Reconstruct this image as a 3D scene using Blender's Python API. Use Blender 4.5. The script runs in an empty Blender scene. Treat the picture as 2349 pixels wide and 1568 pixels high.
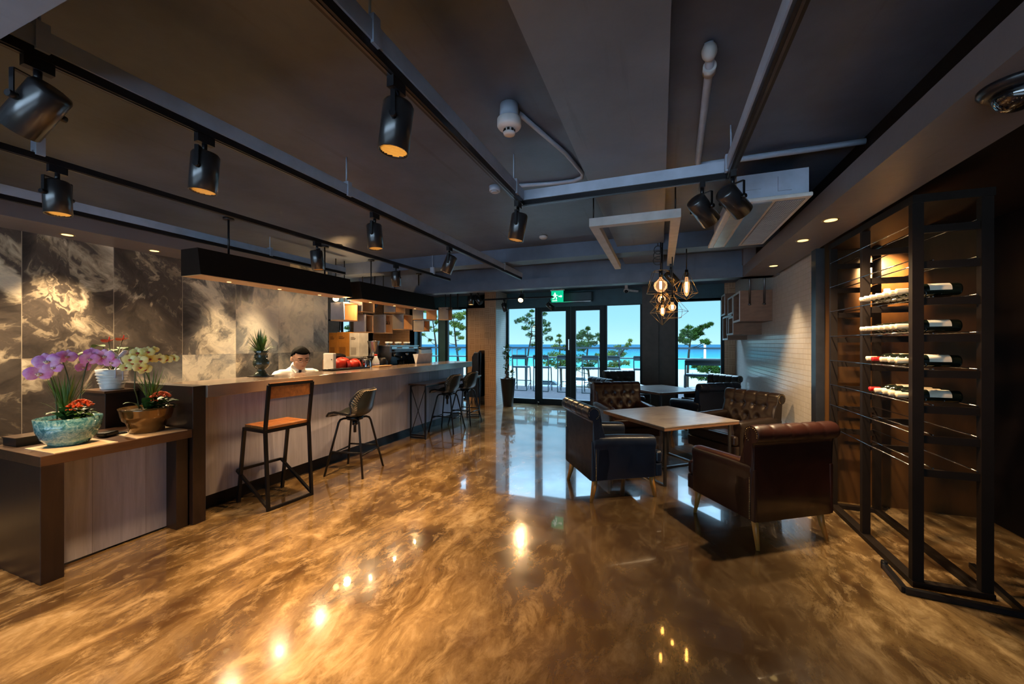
import bpy, bmesh, math, random
from mathutils import Vector, Matrix
R = random.Random(7)
PI = math.pi
SC = bpy.context.scene
COL = SC.collection
V = Vector

# ------------------------------------------------------------------ helpers
class MB:
    def __init__(s):
        s.v = []; s.f = []; s.sm = []; s.mi = []; s.cur = 0
    def add(s, vs, fs, smooth=False):
        b = len(s.v); s.v += [tuple(p) for p in vs]
        for f in fs:
            s.f.append([b + i for i in f]); s.sm.append(smooth); s.mi.append(s.cur)
        return s
    def bx(s, x0, x1, y0, y1, z0, z1):
        vs = [(x, y, z) for z in (z0, z1) for y in (y0, y1) for x in (x0, x1)]
        return s.add(vs, [(0, 2, 3, 1), (4, 5, 7, 6), (0, 1, 5, 4), (2, 6, 7, 3), (0, 4, 6, 2), (1, 3, 7, 5)])
    def box(s, c, d, M=None):
        vs = []
        for z in (-.5, .5):
            for y in (-.5, .5):
                for x in (-.5, .5):
                    p = V((x * d[0], y * d[1], z * d[2]))
                    if M: p = M @ p
                    vs.append(p + V(c))
        return s.add(vs, [(0, 2, 3, 1), (4, 5, 7, 6), (0, 1, 5, 4), (2, 6, 7, 3), (0, 4, 6, 2), (1, 3, 7, 5)])
    def bar(s, p0, p1, w, h=None, up=(0, 0, 1)):
        p0, p1 = V(p0), V(p1); h = h or w
        d = (p1 - p0).normalized(); up = V(up)
        if abs(d.dot(up)) > .98: up = V((0, 1, 0))
        a = d.cross(up).normalized(); b = a.cross(d)
        vs = [p + a * (w / 2 * i) + b * (h / 2 * j) for p in (p0, p1) for i, j in ((-1, -1), (1, -1), (1, 1), (-1, 1))]
        return s.add(vs, [(3, 2, 1, 0), (4, 5, 6, 7), (0, 1, 5, 4), (1, 2, 6, 5), (2, 3, 7, 6), (3, 0, 4, 7)])
    def tube(s, pts, r, n=8, closed=False, cap=True):
        pts = [V(p) for p in pts]; N = len(pts)
        rs = r if isinstance(r, (list, tuple)) else [r] * N
        rings = []; a = None
        for i, p in enumerate(pts):
            if closed: d = pts[(i + 1) % N] - pts[i - 1]
            else: d = pts[min(i + 1, N - 1)] - pts[max(i - 1, 0)]
            if d.length < 1e-9: d = V((0, 0, 1))
            d.normalize()
            if a is None:
                u = V((0, 0, 1)) if abs(d.z) < .9 else V((1, 0, 0))
                a = d.cross(u).normalized()
            else:
                a = (a - d * a.dot(d))
                if a.length < 1e-6: a = d.cross(V((1, 0, .3)))
                a.normalize()
            b = d.cross(a)
            rings.append([p + (a * math.cos(2 * PI * k / n) + b * math.sin(2 * PI * k / n)) * rs[i] for k in range(n)])
        vs = [q for ring in rings for q in ring]; fs = []
        for i in range(N if closed else N - 1):
            j = (i + 1) % N
            for k in range(n):
                l = (k + 1) % n
                fs.append((i * n + k, i * n + l, j * n + l, j * n + k))
        s.add(vs, fs, True)
        if cap and not closed:
            s.add(rings[0], [tuple(reversed(range(n)))]); s.add(rings[-1], [tuple(range(n))])
        return s
    def cyl(s, p0, p1, r0, r1=None, n=16, cap=True):
        return s.tube([p0, p1], [r0, r0 if r1 is None else r1], n, cap=cap)
    def lathe(s, prof, n=24, o=(0, 0, 0), sx=1, sy=1):
        o = V(o); vs = []; fs = []
        for r, z in prof:
            for k in range(n):
                a = 2 * PI * k / n
                vs.append(o + V((r * math.cos(a) * sx, r * math.sin(a) * sy, z)))
        for i in range(len(prof) - 1):
            for k in range(n):
                l = (k + 1) % n
                fs.append((i * n + k, i * n + l, (i + 1) * n + l, (i + 1) * n + k))
        s.add(vs, fs, True)
        if prof[0][0] > 1e-4: s.add(vs[:n], [tuple(reversed(range(n)))])
        if prof[-1][0] > 1e-4: s.add(vs[-n:], [tuple(range(n))])
        return s
    def sph(s, c, r, nu=16, nv=10, M=None):
        if not isinstance(r, (tuple, list)): r = (r, r, r)
        vs = []; fs = []
        for i in range(nv + 1):
            t = PI * i / nv
            for k in range(nu):
                a = 2 * PI * k / nu
                p = V((r[0] * math.sin(t) * math.cos(a), r[1] * math.sin(t) * math.sin(a), -r[2] * math.cos(t)))
                if M: p = M @ p
                vs.append(p + V(c))
        for i in range(nv):
            for k in range(nu):
                l = (k + 1) % nu
                fs.append((i * nu + k, i * nu + l, (i + 1) * nu + l, (i + 1) * nu + k))
        return s.add(vs, fs, True)
    def grid(s, fn, nu, nv, smooth=True):
        vs = [fn(i / nu, j / nv) for j in range(nv + 1) for i in range(nu + 1)]
        fs = [(j * (nu + 1) + i, j * (nu + 1) + i + 1, (j + 1) * (nu + 1) + i + 1, (j + 1) * (nu + 1) + i) for j in range(nv) for i in range(nu)]
        return s.add(vs, fs, smooth)
    def prism(s, poly, fn, d0, d1, smooth=False):
        n = len(poly)
        vs = [fn(a, b, d0) for a, b in poly] + [fn(a, b, d1) for a, b in poly]
        s.add(vs, [(i, (i + 1) % n, n + (i + 1) % n, n + i) for i in range(n)], smooth)
        s.add(vs[:n], [tuple(reversed(range(n)))]); s.add(vs[n:], [tuple(range(n))])
        return s
    def build(s, name, mat, parent=None, bevel=0, sub=0, solid=0, remesh=0, seg=2, mats=None):
        me = bpy.data.meshes.new(name)
        me.from_pydata(s.v, [], s.f)
        for p, q, m in zip(me.polygons, s.sm, s.mi):
            p.use_smooth = q; p.material_index = m
        bm = bmesh.new(); bm.from_mesh(me)
        bmesh.ops.remove_doubles(bm, verts=bm.verts, dist=1e-5)
        bmesh.ops.recalc_face_normals(bm, faces=bm.faces)
        bm.to_mesh(me); bm.free()
        for m in (mats or [mat]): me.materials.append(m)
        o = bpy.data.objects.new(name, me); COL.objects.link(o)
        if parent: o.parent = parent
        if solid:
            m = o.modifiers.new('solid', 'SOLIDIFY'); m.thickness = solid; m.offset = 0
        if remesh:
            m = o.modifiers.new('remesh', 'REMESH'); m.mode = 'VOXEL'; m.voxel_size = remesh; m.use_smooth_shade = True
            m = o.modifiers.new('smooth', 'SMOOTH'); m.factor = .5; m.iterations = 2
        if bevel:
            m = o.modifiers.new('bevel', 'BEVEL'); m.width = bevel; m.segments = seg; m.limit_method = 'ANGLE'; m.angle_limit = .7
        if sub:
            m = o.modifiers.new('sub', 'SUBSURF'); m.levels = sub; m.render_levels = sub
        return o

def tag(o, label, cat, group=None, kind=None):
    o['label'] = label; o['category'] = cat
    if group: o['group'] = group
    if kind: o['kind'] = kind
    return o
def thing(name, label, cat, loc=(0, 0, 0), rz=0, group=None):
    o = bpy.data.objects.new(name, None); COL.objects.link(o); o.empty_display_size = .1
    o.location = loc; o.rotation_euler = (0, 0, rz)
    return tag(o, label, cat, group)
def struct(o, label=None):
    o['kind'] = 'structure'
    if label: o['label'] = label
    return o
def kids(o): return list(o.children)
def dup(o, loc=None, rz=None, label=None, group=None, parent=None):
    c = o.copy(); COL.objects.link(c)
    if parent: c.parent = parent
    if loc is not None: c.location = loc
    if rz is not None: c.rotation_euler = (0, 0, rz)
    if label: c['label'] = label
    if group: c['group'] = group
    for ch in kids(o): dup(ch, parent=c)
    return c

# ------------------------------------------------------------------ materials
class NT:
    def __init__(s, name):
        s.m = bpy.data.materials.new(name); s.m.use_nodes = True
        s.t = s.m.node_tree; s.b = s.t.nodes['Principled BSDF']; s.co = None
    def n(s, typ, **kw):
        nd = s.t.nodes.new(typ)
        for k, v in kw.items():
            if k in nd.inputs: s.link_or(nd.inputs[k], v)
            else: setattr(nd, k, v)
        return nd
    def link_or(s, inp, v):
        if hasattr(v, 'links') or isinstance(v, bpy.types.NodeSocket): s.t.links.new(v, inp)
        else: inp.default_value = v
    def obj(s):
        if not s.co: s.co = s.t.nodes.new('ShaderNodeTexCoord').outputs['Object']
        return s.co
    def map(s, scale=(1, 1, 1), rot=(0, 0, 0), vec=None, loc=(0, 0, 0)):
        nd = s.t.nodes.new('ShaderNodeMapping'); s.t.links.new(vec or s.obj(), nd.inputs[0])
        nd.inputs['Scale'].default_value = scale; nd.inputs['Rotation'].default_value = rot; nd.inputs['Location'].default_value = loc
        return nd.outputs[0]
    def noise(s, vec, scale, detail=4, rough=.55, dist=0):
        nd = s.n('ShaderNodeTexNoise'); s.t.links.new(vec, nd.inputs['Vector'])
        nd.inputs['Scale'].default_value = scale; nd.inputs['Detail'].default_value = detail
        nd.inputs['Roughness'].default_value = rough; nd.inputs['Distortion'].default_value = dist
        return nd.outputs['Fac']
    def ramp(s, fac, stops, interp='LINEAR'):
        nd = s.n('ShaderNodeValToRGB'); s.t.links.new(fac, nd.inputs[0]); r = nd.color_ramp; r.interpolation = interp
        while len(r.elements) < len(stops): r.elements.new(.5)
        for e, (p, c) in zip(r.elements, stops):
            e.position = p; e.color = (*c, 1) if len(c) == 3 else c
        return nd.outputs[0]
    def mix(s, fac, a, b, typ='MIX'):
        nd = s.n('ShaderNodeMix', data_type='RGBA', blend_type=typ)
        s.link_or(nd.inputs[0], fac); s.link_or(nd.inputs[6], a if not isinstance(a, tuple) else (*a, 1)); s.link_or(nd.inputs[7], b if not isinstance(b, tuple) else (*b, 1))
        return nd.outputs[2]
    def math(s, op, a, b=0.):
        nd = s.n('ShaderNodeMath', operation=op); s.link_or(nd.inputs[0], a); s.link_or(nd.inputs[1], b)
        return nd.outputs[0]
    def sep(s, vec=None):
        nd = s.n('ShaderNodeSeparateXYZ'); s.t.links.new(vec or s.obj(), nd.inputs[0]); return nd.outputs
    def comb(s, x=0., y=0., z=0.):
        nd = s.n('ShaderNodeCombineXYZ'); s.link_or(nd.inputs[0], x); s.link_or(nd.inputs[1], y); s.link_or(nd.inputs[2], z); return nd.outputs[0]
    def bump(s, h, strength=.2, dist=.01):
        nd = s.n('ShaderNodeBump'); s.t.links.new(h, nd.inputs['Height']); nd.inputs['Strength'].default_value = strength; nd.inputs['Distance'].default_value = dist
        s.t.links.new(nd.outputs[0], s.b.inputs['Normal'])
    def set(s, **kw):
        al = dict(col='Base Color', rough='Roughness', metal='Metallic', spec='Specular IOR Level', coat='Coat Weight', coatr='Coat Roughness',
                  trans='Transmission Weight', ior='IOR', ecol='Emission Color', estr='Emission Strength', alpha='Alpha', sheen='Sheen Weight')
        for k, v in kw.items():
            if isinstance(v, tuple) and len(v) == 3: v = (*v, 1)
            s.link_or(s.b.inputs[al[k]], v)
        return s

def mat(name, col, rough=.5, metal=0., var=.12, vscale=8, bump=0, bscale=60, **kw):
    t = NT(name)
    f = t.noise(t.obj(), vscale, 3)
    d = tuple(c * (1 - var) for c in col); l = tuple(min(1, c * (1 + var)) for c in col)
    t.set(col=t.ramp(f, [(.3, d), (.7, l)]), rough=rough, metal=metal, **kw)
    if bump: t.bump(t.noise(t.obj(), bscale, 3), bump, .004)
    return t.m
def emit(name, col, st, base=(.8, .8, .8)):
    t = NT(name); t.set(col=base, ecol=col, estr=st, rough=.5); return t.m
def wood(name, a, b, rough=.4, scale=(2, 30, 30), coat=0, plank=None):
    t = NT(name); v = t.map(scale)
    f = t.noise(v, 1, 5, .6, .6); g = t.noise(t.map((.7, 6, 6)), 1, 2)
    c = t.ramp(f, [(.3, a), (.7, b)])
    c = t.mix(t.math('MULTIPLY', g, .35), c, tuple(x * .55 for x in a))
    t.set(col=c, rough=rough, coat=coat); t.bump(f, .08, .003); return t.m

M = {}
M['black'] = mat('black_metal', (.008, .008, .010), .32, .0, spec=.35)
M['blackmatte'] = mat('black_matte', (.011, .0075, .006), .55, spec=.14)
M['housing'] = mat('spot_housing', (.014, .014, .016), .28, 0, coat=.3, coatr=.2)
M['steelgrey'] = mat('painted_grey_steel', (.36, .42, .52), .45)
M['ltgrey'] = mat('light_grey_paint', (.45, .44, .43), .5)
M['chrome'] = mat('chrome', (.6, .6, .62), .14, 1.)
M['steel'] = mat('brushed_steel', (.50, .50, .50), .25, 1.)
M['darksteel'] = mat('dark_steel', (.10, .10, .11), .3, .9)
M['brass'] = mat('brass', (.55, .38, .16), .3, 1.)
M['white'] = mat('white_plastic', (.88, .88, .90), .35)
M['whitepaint'] = mat('white_paint', (.62, .62, .62), .5)
M['lens'] = emit('warm_lamp', (1, .62, .22), 1.35)
M['hotlens'] = emit('hot_lamp', (1, .62, .25), 9)
M['downlamp'] = emit('downlight_lamp', (1, .66, .22), 1.8)
M['filament'] = emit('filament', (1, .55, .14), 42)
M['dkwood'] = wood('dark_stained_wood', (.017, .009, .007), (.034, .017, .012), .35, (20, 20, 3), .1)
M['dktop'] = wood('dark_table_wood', (.060, .028, .014), (.115, .055, .028), .3, (20, 3, 20), .3)
M['seatwood'] = wood('orange_teak', (.30, .105, .028), (.58, .23, .06), .42, (25, 3, 25), .15)
M['legwood'] = wood('oak_leg', (.40, .16, .028), (.55, .24, .05), .4, (25, 25, 3))
M['ply'] = wood('plywood', (.58, .31, .12), (.76, .44, .20), .45, (8, 8, 3))
M['boxbrown'] = wood('walnut_box', (.16, .075, .04), (.24, .12, .065), .5, (6, 20, 20))
M['grylam'] = mat('grey_laminate', (.32, .30, .31), .45)
M['brasstile'] = None

def greywood():
    t = NT('grey_wood_planks'); s = t.sep()
    w = .31
    k = t.math('FLOOR', t.math('DIVIDE', s[1], w))
    h = t.n('ShaderNodeTexWhiteNoise', noise_dimensions='1D'); t.t.links.new(k, h.inputs['W'])
    f = t.noise(t.map((40, 22, 1.6)), 1, 6, .65, .5)
    c = t.ramp(f, [(.25, (.33, .335, .44)), (.75, (.56, .57, .72))])
    c = t.mix(t.math('MULTIPLY', h.outputs[0], .45), c, (.17, .155, .165))
    fr = t.math('FRACT', t.math('DIVIDE', s[1], w)); e = t.math('LESS_THAN', fr, .012)
    c = t.mix(t.math('MULTIPLY', e, .45), c, (.08, .075, .08))
    t.set(col=c, rough=.42); t.bump(f, .1, .003); return t.m
M['greywood'] = greywood()

def stone_top():
    t = NT('counter_top'); f = t.noise(t.obj(), 3, 5); g = t.noise(t.map((30, 2, 30)), 1, 4)
    c = t.ramp(f, [(.3, (.22, .15, .105)), (.7, (.31, .225, .165))])
    c = t.mix(t.math('MULTIPLY', g, .3), c, (.16, .12, .09))
    t.set(col=c, rough=.22, coat=.5, coatr=.12); return t.m
M['ctop'] = stone_top()

def floor_mat():
    t = NT('stained_epoxy_concrete')
    def add(v, w):
        n = t.n('ShaderNodeVectorMath', operation='ADD'); t.t.links.new(v, n.inputs[0]); t.t.links.new(w, n.inputs[1]); return n.outputs[0]
    st = t.map((1.15, .62, 1), (0, 0, .18))                              # trowel direction
    wob = t.noise(st, 1.3, 3)
    vv = add(st, t.comb(t.math('MULTIPLY', wob, 1.1), t.math('MULTIPLY', wob, -.9), 0.))
    f = t.noise(vv, 1.6, 8, .66, .25)
    c = t.ramp(f, [(.28, (.026, .015, .008)), (.40, (.080, .045, .019)), (.50, (.17, .105, .042)), (.59, (.31, .205, .095)), (.70, (.58, .45, .27))])
    fine = t.noise(add(t.map((2.9, 1.35, 1), (0, 0, .14)), t.comb(wob, 0., 0.)), 3.2, 9, .72, .4)
    c = t.mix(t.math('MULTIPLY', t.ramp(fine, [(.50, (0, 0, 0)), (.66, (1, 1, 1))]), .6), c, (.56, .40, .21))
    c = t.mix(t.math('MULTIPLY', t.ramp(fine, [(.33, (1, 1, 1)), (.46, (0, 0, 0))]), .55), c, (.07, .028, .010))
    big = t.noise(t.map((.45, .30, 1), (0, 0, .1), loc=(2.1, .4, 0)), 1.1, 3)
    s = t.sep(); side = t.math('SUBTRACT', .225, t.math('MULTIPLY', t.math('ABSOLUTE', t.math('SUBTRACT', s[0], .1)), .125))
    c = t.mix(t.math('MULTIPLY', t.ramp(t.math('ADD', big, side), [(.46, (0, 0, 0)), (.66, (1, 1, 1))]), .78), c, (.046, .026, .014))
    vo = t.n('ShaderNodeTexVoronoi', feature='F1'); t.t.links.new(add(t.map((1.25, .62, 1), (0, 0, .15)), t.comb(t.math('MULTIPLY', wob, .35), 0., 0.)), vo.inputs['Vector']); vo.inputs['Scale'].default_value = 1.25
    sp = t.ramp(t.math('ADD', vo.outputs['Distance'], t.math('MULTIPLY', fine, .22)), [(.22, (1, 1, 1)), (.33, (0, 0, 0))])
    c = t.mix(t.math('MULTIPLY', sp, .6), c, (.055, .026, .011))
    rg = t.ramp(t.noise(t.obj(), 3, 5), [(.3, (.10,) * 3), (.7, (.24,) * 3)])
    t.set(col=c, rough=rg, coat=1.0, coatr=.035, spec=.5)
    t.bump(t.noise(t.obj(), 3.5, 5), .06, .03)
    return t.m
M['floor'] = floor_mat()

def ceil_mat(name, col, k=.3):
    t = NT(name); f = t.noise(t.obj(), 1.6, 5, .6); g = t.noise(t.map((14, .8, 1)), 1, 4, .6)
    st = t.ramp(g, [(.62, (0, 0, 0)), (.72, (1, 1, 1))])
    c = t.ramp(f, [(.3, tuple(x * (1 - k) for x in col)), (.7, tuple(x * (1 + k) for x in col))])
    c = t.mix(t.math('MULTIPLY', st, .35), c, tuple(x * .45 for x in col))
    t.set(col=c, rough=.45); t.bump(t.noise(t.obj(), 7, 6), .25, .01); return t.m
M['ceil'] = ceil_mat('dark_painted_concrete', (.078, .100, .145))
M['beam'] = ceil_mat('grey_painted_concrete', (.160, .195, .25), .18)
M['soffit'] = ceil_mat('brown_grey_plaster', (.14, .12, .122), .08)
M['darkwall'] = mat('near_black_wall', (.006, .004, .004), .5, spec=.15)
M['teal'] = mat('dark_teal_wall', (.02, .075, .10), .5)
M['frame'] = mat('dark_aluminium', (.010, .020, .026), .45, 0, spec=.2)
M['colgrey'] = mat('taupe_column', (.075, .062, .056), .55)

def marble():
    t = NT('marbled_wall_panels'); s = t.sep(); w = .661
    k = t.math('FLOOR', t.math('DIVIDE', t.math('SUBTRACT', s[1], 1.147), w)); r = t.math('GREATER_THAN', s[2], 1.365)
    h = t.n('ShaderNodeTexWhiteNoise', noise_dimensions='1D'); t.t.links.new(t.math('ADD', k, t.math('MULTIPLY', r, 31.)), h.inputs['W'])
    p = t.comb(t.math('MULTIPLY', h.outputs[0], 20.), s[1], s[2])
    wv = t.noise(p, 1.6, 4, .6, .8)
    q = t.n('ShaderNodeVectorMath', operation='ADD'); t.t.links.new(p, q.inputs[0]); t.t.links.new(t.comb(0., t.math('MULTIPLY', wv, 1.3), t.math('MULTIPLY', wv, -1.1)), q.inputs[1])
    f = t.noise(q.outputs[0], 1.55, 10, .62, .45)
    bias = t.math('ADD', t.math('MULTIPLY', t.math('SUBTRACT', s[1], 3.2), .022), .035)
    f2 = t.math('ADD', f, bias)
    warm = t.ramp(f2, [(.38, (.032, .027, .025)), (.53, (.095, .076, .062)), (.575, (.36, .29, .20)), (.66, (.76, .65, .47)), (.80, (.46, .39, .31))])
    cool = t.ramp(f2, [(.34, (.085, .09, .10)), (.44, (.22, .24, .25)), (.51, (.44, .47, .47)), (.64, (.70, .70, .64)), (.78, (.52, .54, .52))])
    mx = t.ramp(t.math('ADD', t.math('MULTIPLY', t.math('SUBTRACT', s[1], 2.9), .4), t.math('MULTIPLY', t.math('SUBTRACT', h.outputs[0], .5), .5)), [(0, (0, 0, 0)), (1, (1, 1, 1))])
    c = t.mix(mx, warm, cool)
    fr = t.math('FRACT', t.math('DIVIDE', t.math('SUBTRACT', s[1], 1.147), w))
    e = t.math('LESS_THAN', fr, .008)
    c = t.mix(t.math('MULTIPLY', e, .6), c, (.55, .47, .35))
    t.set(col=c, rough=.28); return t.m
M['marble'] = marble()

def tile(name, a, b, grout, bw, bh, ax='yz', rough=.15, mortar=.003, off=0., bumps=.4, spec=.5, gm=1):
    t = NT(name); s = t.sep()
    if ax == 'yz': vec = t.comb(s[1], s[2], 0.)
    else: vec = t.comb(s[0], s[2], 0.)
    br = t.n('ShaderNodeTexBrick', offset=off, squash=1.); t.t.links.new(vec, br.inputs['Vector'])
    br.inputs['Color1'].default_value = (*a, 1); br.inputs['Color2'].default_value = (*b, 1); br.inputs['Mortar'].default_value = (*grout, 1)
    br.inputs['Scale'].default_value = 1; br.inputs['Mortar Size'].default_value = mortar; br.inputs['Mortar Smooth'].default_value = .1
    br.inputs['Brick Width'].default_value = bw; br.inputs['Row Height'].default_value = bh; br.inputs['Bias'].default_value = 0
    t.set(col=br.outputs['Color'], rough=t.ramp(br.outputs['Fac'], [(0, (rough,) * 3), (1, (.7,) * 3)]), spec=spec)
    t.bump(t.math('SUBTRACT', 1., br.outputs['Fac']), bumps, .002); return t.m
M['walltile'] = tile('glossy_wall_tile', (.58, .56, .53), (.63, .61, .58), (.36, .33, .30), .055, .058, 'yz', .20, .0034)
M['coltile'] = tile('white_column_tile', (.60, .58, .54), (.64, .62, .58), (.35, .33, .30), .05, .05, 'yz', .15)

def basket(name, ax):
    t = NT(name); s = t.sep(); u = s[1] if ax == 'y' else s[0]
    vec = t.comb(u, s[2], 0.)
    ck = t.n('ShaderNodeTexChecker'); t.t.links.new(vec, ck.inputs['Vector']); ck.inputs['Scale'].default_value = 1 / .15
    def br(rot):
        b = t.n('ShaderNodeTexBrick', offset=0.); vv = vec if not rot else t.comb(s[2], u, 0.)
        t.t.links.new(vv, b.inputs['Vector']); b.inputs['Scale'].default_value = 1
        for nm, c in (('Color1', (.36, .21, .115)), ('Color2', (.42, .25, .14)), ('Mortar', (.56, .38, .24))): b.inputs[nm].default_value = (*c, 1)
        b.inputs['Brick Width'].default_value = .15; b.inputs['Row Height'].default_value = .05; b.inputs['Mortar Size'].default_value = .004
        return b.outputs['Color']
    c = t.mix(ck.outputs['Fac'], br(0), br(1)); t.set(col=c, rough=.4); return t.m
M['basketx'] = basket('brown_basket_tile_front', 'x'); M['baskety'] = basket('brown_basket_tile_side', 'y')

def leather(name, col):
    t = NT(name); f = t.noise(t.obj(), 5, 4)
    c = t.ramp(f, [(.3, tuple(x * .75 for x in col)), (.7, tuple(x * 1.25 for x in col))])
    t.set(col=c, rough=t.ramp(t.noise(t.obj(), 14, 4), [(.3, (.28,) * 3), (.7, (.42,) * 3)]), coat=.10, coatr=.2, spec=.38)
    t.bump(t.noise(t.obj(), 16, 4), .10, .006); return t.m
M['lnavy'] = leather('navy_leather', (.005, .010, .025))
M['lbrown'] = leather('oxblood_leather', (.027, .008, .006))
M['ldark'] = leather('dark_brown_leather', (.012, .0065, .005))
M['lgreen'] = leather('charcoal_leather', (.020, .024, .023))
M['cream'] = mat('cream_thread', (.62, .50, .36), .7)
M['tabletop'] = None
def tabletop():
    t = NT('pale_worn_tabletop'); f = t.noise(t.map((3, 9, 3)), 1, 6, .65, .8)
    c = t.ramp(f, [(.3, (.15, .12, .105)), (.55, (.25, .215, .19)), (.75, (.34, .30, .27))]); t.set(col=c, rough=.3, coat=.3, coatr=.15); return t.m
M['tabletop'] = tabletop()

def glass(name, tint=(1, 1, 1), rough=0., fac=None):
    m = bpy.data.materials.new(name); m.use_nodes = True; t = m.node_tree; t.nodes.clear()
    o = t.nodes.new('ShaderNodeOutputMaterial'); mx = t.nodes.new('ShaderNodeMixShader'); tr = t.nodes.new('ShaderNodeBsdfTransparent'); gl = t.nodes.new('ShaderNodeBsdfGlossy')
    tr.inputs[0].default_value = (*tint, 1); gl.inputs['Roughness'].default_value = rough; gl.inputs[0].default_value = (1, 1, 1, 1)
    fr = t.nodes.new('ShaderNodeFresnel'); fr.inputs['IOR'].default_value = 1.14 if name == 'window_glass' else 1.35
    t.links.new(fr.outputs[0], mx.inputs[0]); t.links.new(tr.outputs[0], mx.inputs[1]); t.links.new(gl.outputs[0], mx.inputs[2]); t.links.new(mx.outputs[0], o.inputs[0])
    return m
M['pane'] = glass('window_glass', (.93, .99, 1.0))
M['bulb'] = glass('amber_bulb_glass', (1, .84, .62))
_t = M['bulb'].node_tree; _a = _t.nodes.new('ShaderNodeAddShader'); _e = _t.nodes.new('ShaderNodeEmission'); _e.inputs[0].default_value = (1, .50, .24, 1); _e.inputs[1].default_value = .16   # the lit bulb itself glows
_o = [n for n in _t.nodes if n.type == 'OUTPUT_MATERIAL'][0]; _s = _o.inputs[0].links[0].from_socket; _t.links.new(_s, _a.inputs[0]); _t.links.new(_e.outputs[0], _a.inputs[1]); _t.links.new(_a.outputs[0], _o.inputs[0])
M['clear'] = glass('clear_glass', (.95, .97, .97))
M['bottle'] = mat('dark_bottle_glass', (.006, .009, .006), .06, spec=.6)
M['label'] = mat('cream_label', (.72, .64, .52), .6)
M['foilc'] = mat('cream_foil', (.75, .66, .48), .35)
M['foilr'] = mat('red_foil', (.42, .01, .01), .35)
M['leaf'] = mat('leaf_green', (.035, .10, .018), .4, var=.4)
M['leaf2'] = mat('leaf_bright_green', (.10, .20, .03), .42, var=.4)
M['stemgreen'] = mat('stem_green', (.07, .09, .03), .5)
M['soil'] = mat('moss_soil', (.020, .018, .008), .9, bump=.6)
M['bark'] = mat('bark', (.075, .055, .040), .9, var=.3)
M['orange'] = mat('orange_petal', (.85, .115, .012), .5)
M['red'] = mat('red_petal', (.62, .035, .012), .4)
M['sand'] = mat('sand_soil', (.42, .30, .20), .9)
def petal(name, a, b):
    t = NT(name); f = t.noise(t.obj(), 28, 3)
    t.set(col=t.ramp(f, [(.35, a), (.65, b)]), rough=.45, sheen=.2)
    t.b.inputs['Subsurface Weight'].default_value = .0
    return t.m
M['pinkpetal'] = petal('magenta_petal', (.74, .24, .72), (.92, .55, .86))
M['yelpetal'] = petal('yellow_petal', (.95, .86, .22), (.98, .93, .45))
M['lipmag'] = mat('magenta_lip', (.85, .60, .45), .4)
M['lipred'] = mat('red_lip', (.55, .10, .05), .4)
def blueglaze():
    t = NT('mottled_turquoise_glaze'); f = t.noise(t.obj(), 24, 8, .75, 1.8)
    c = t.ramp(f, [(.32, (.010, .035, .045)), (.45, (.05, .20, .25)), (.55, (.18, .38, .40)), (.68, (.45, .58, .55))])
    t.set(col=c, rough=.12, coat=.5, coatr=.06); return t.m
M['blueglaze'] = blueglaze()
M['bronzeglaze'] = mat('bronze_glaze', (.16, .085, .022), .16, .45, var=.4, vscale=6, coat=.5, coatr=.08)
def celadon():
    t = NT('carved_green_glaze'); f = t.noise(t.obj(), 5, 4)
    w = t.n('ShaderNodeTexVoronoi', feature='F1'); t.t.links.new(t.obj(), w.inputs['Vector']); w.inputs['Scale'].default_value = 55
    t.set(col=t.ramp(f, [(.3, (.035, .050, .035)), (.7, (.085, .105, .07))]), rough=.15, coat=.6, coatr=.08); t.bump(w.outputs['Distance'], .5, .006); return t.m
M['celadon'] = celadon()
M['ceramic'] = mat('white_ceramic', (.80, .80, .78), .15, coat=.4)
M['mat'] = mat('beige_cloth', (.66, .50, .33), .85, bump=.2, bscale=300)
M['skin'] = mat('skin', (.66, .38, .25), .5, var=.05)
M['hair'] = mat('black_hair', (.0022, .002, .0022), .8, bump=.3, bscale=90, spec=.06)
M['shirt'] = mat('white_shirt', (.88, .87, .84), .75, var=.03)
M['tie'] = mat('navy_tie', (.010, .012, .030), .6)
M['lip'] = mat('lip', (.48, .20, .15), .5)
M['eye'] = mat('dark_eye', (.01, .008, .008), .2)
M['carton'] = mat('amber_carton', (.52, .22, .035), .6)
M['cartonw'] = mat('white_carton', (.72, .70, .66), .6)
M['ink'] = mat('printed_ink', (.08, .04, .02), .6)
M['redcloth'] = mat('red_plastic_bag', (.62, .035, .015), .4)
M['glowwall'] = wood('amber_veneer', (.055, .024, .007), (.10, .045, .012), .35, (6, 6, 1.2), .2)
M['grill'] = mat('cassette_grey', (.30, .29, .27), .4)
M['concrete'] = mat('grey_deck_board', (.20, .20, .21), .7)
M['signgreen'] = emit('exit_sign_green', (.0, .42, .20), 1.0, (.0, .3, .15))
M['signwhite'] = emit('exit_sign_white', (.75, 1, .88), 1.1)
# ------------------------------------------------------------------ setting
def S(name, m, *boxes, label=None, bevel=0):
    mb = MB()
    for b in boxes: mb.bx(*b)
    return struct(mb.build(name, m, bevel=bevel), label)
S('floor', M['floor'], (-9.8, 3.2, -3.6, 9.52, -.08, 0), label='glossy amber and brown stained epoxy concrete floor')
S('ceiling', M['ceil'], (-9.8, 3.2, -3.6, 9.52, 2.8, 2.95), label='dark grey painted concrete ceiling')
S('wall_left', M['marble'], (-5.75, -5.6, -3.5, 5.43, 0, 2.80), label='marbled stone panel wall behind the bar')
S('trim_1', M['soffit'], (-5.6, -5.05, -3.5, 4.2, 2.56, 2.80), label='dark soffit strip along the marbled wall')
S('trim_2', M['soffit'], (1.05, 1.42, -3.5, 6.1, 2.42, 2.56), label='long brown grey soffit above the wine rack')
S('trim_3', M['blackmatte'], (1.20, 3.2, -3.5, 6.1, 2.56, 2.80), label='black box standing in for the shadow gap above the soffit')  # solid black fills the gap, its shade put into the colour
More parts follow.
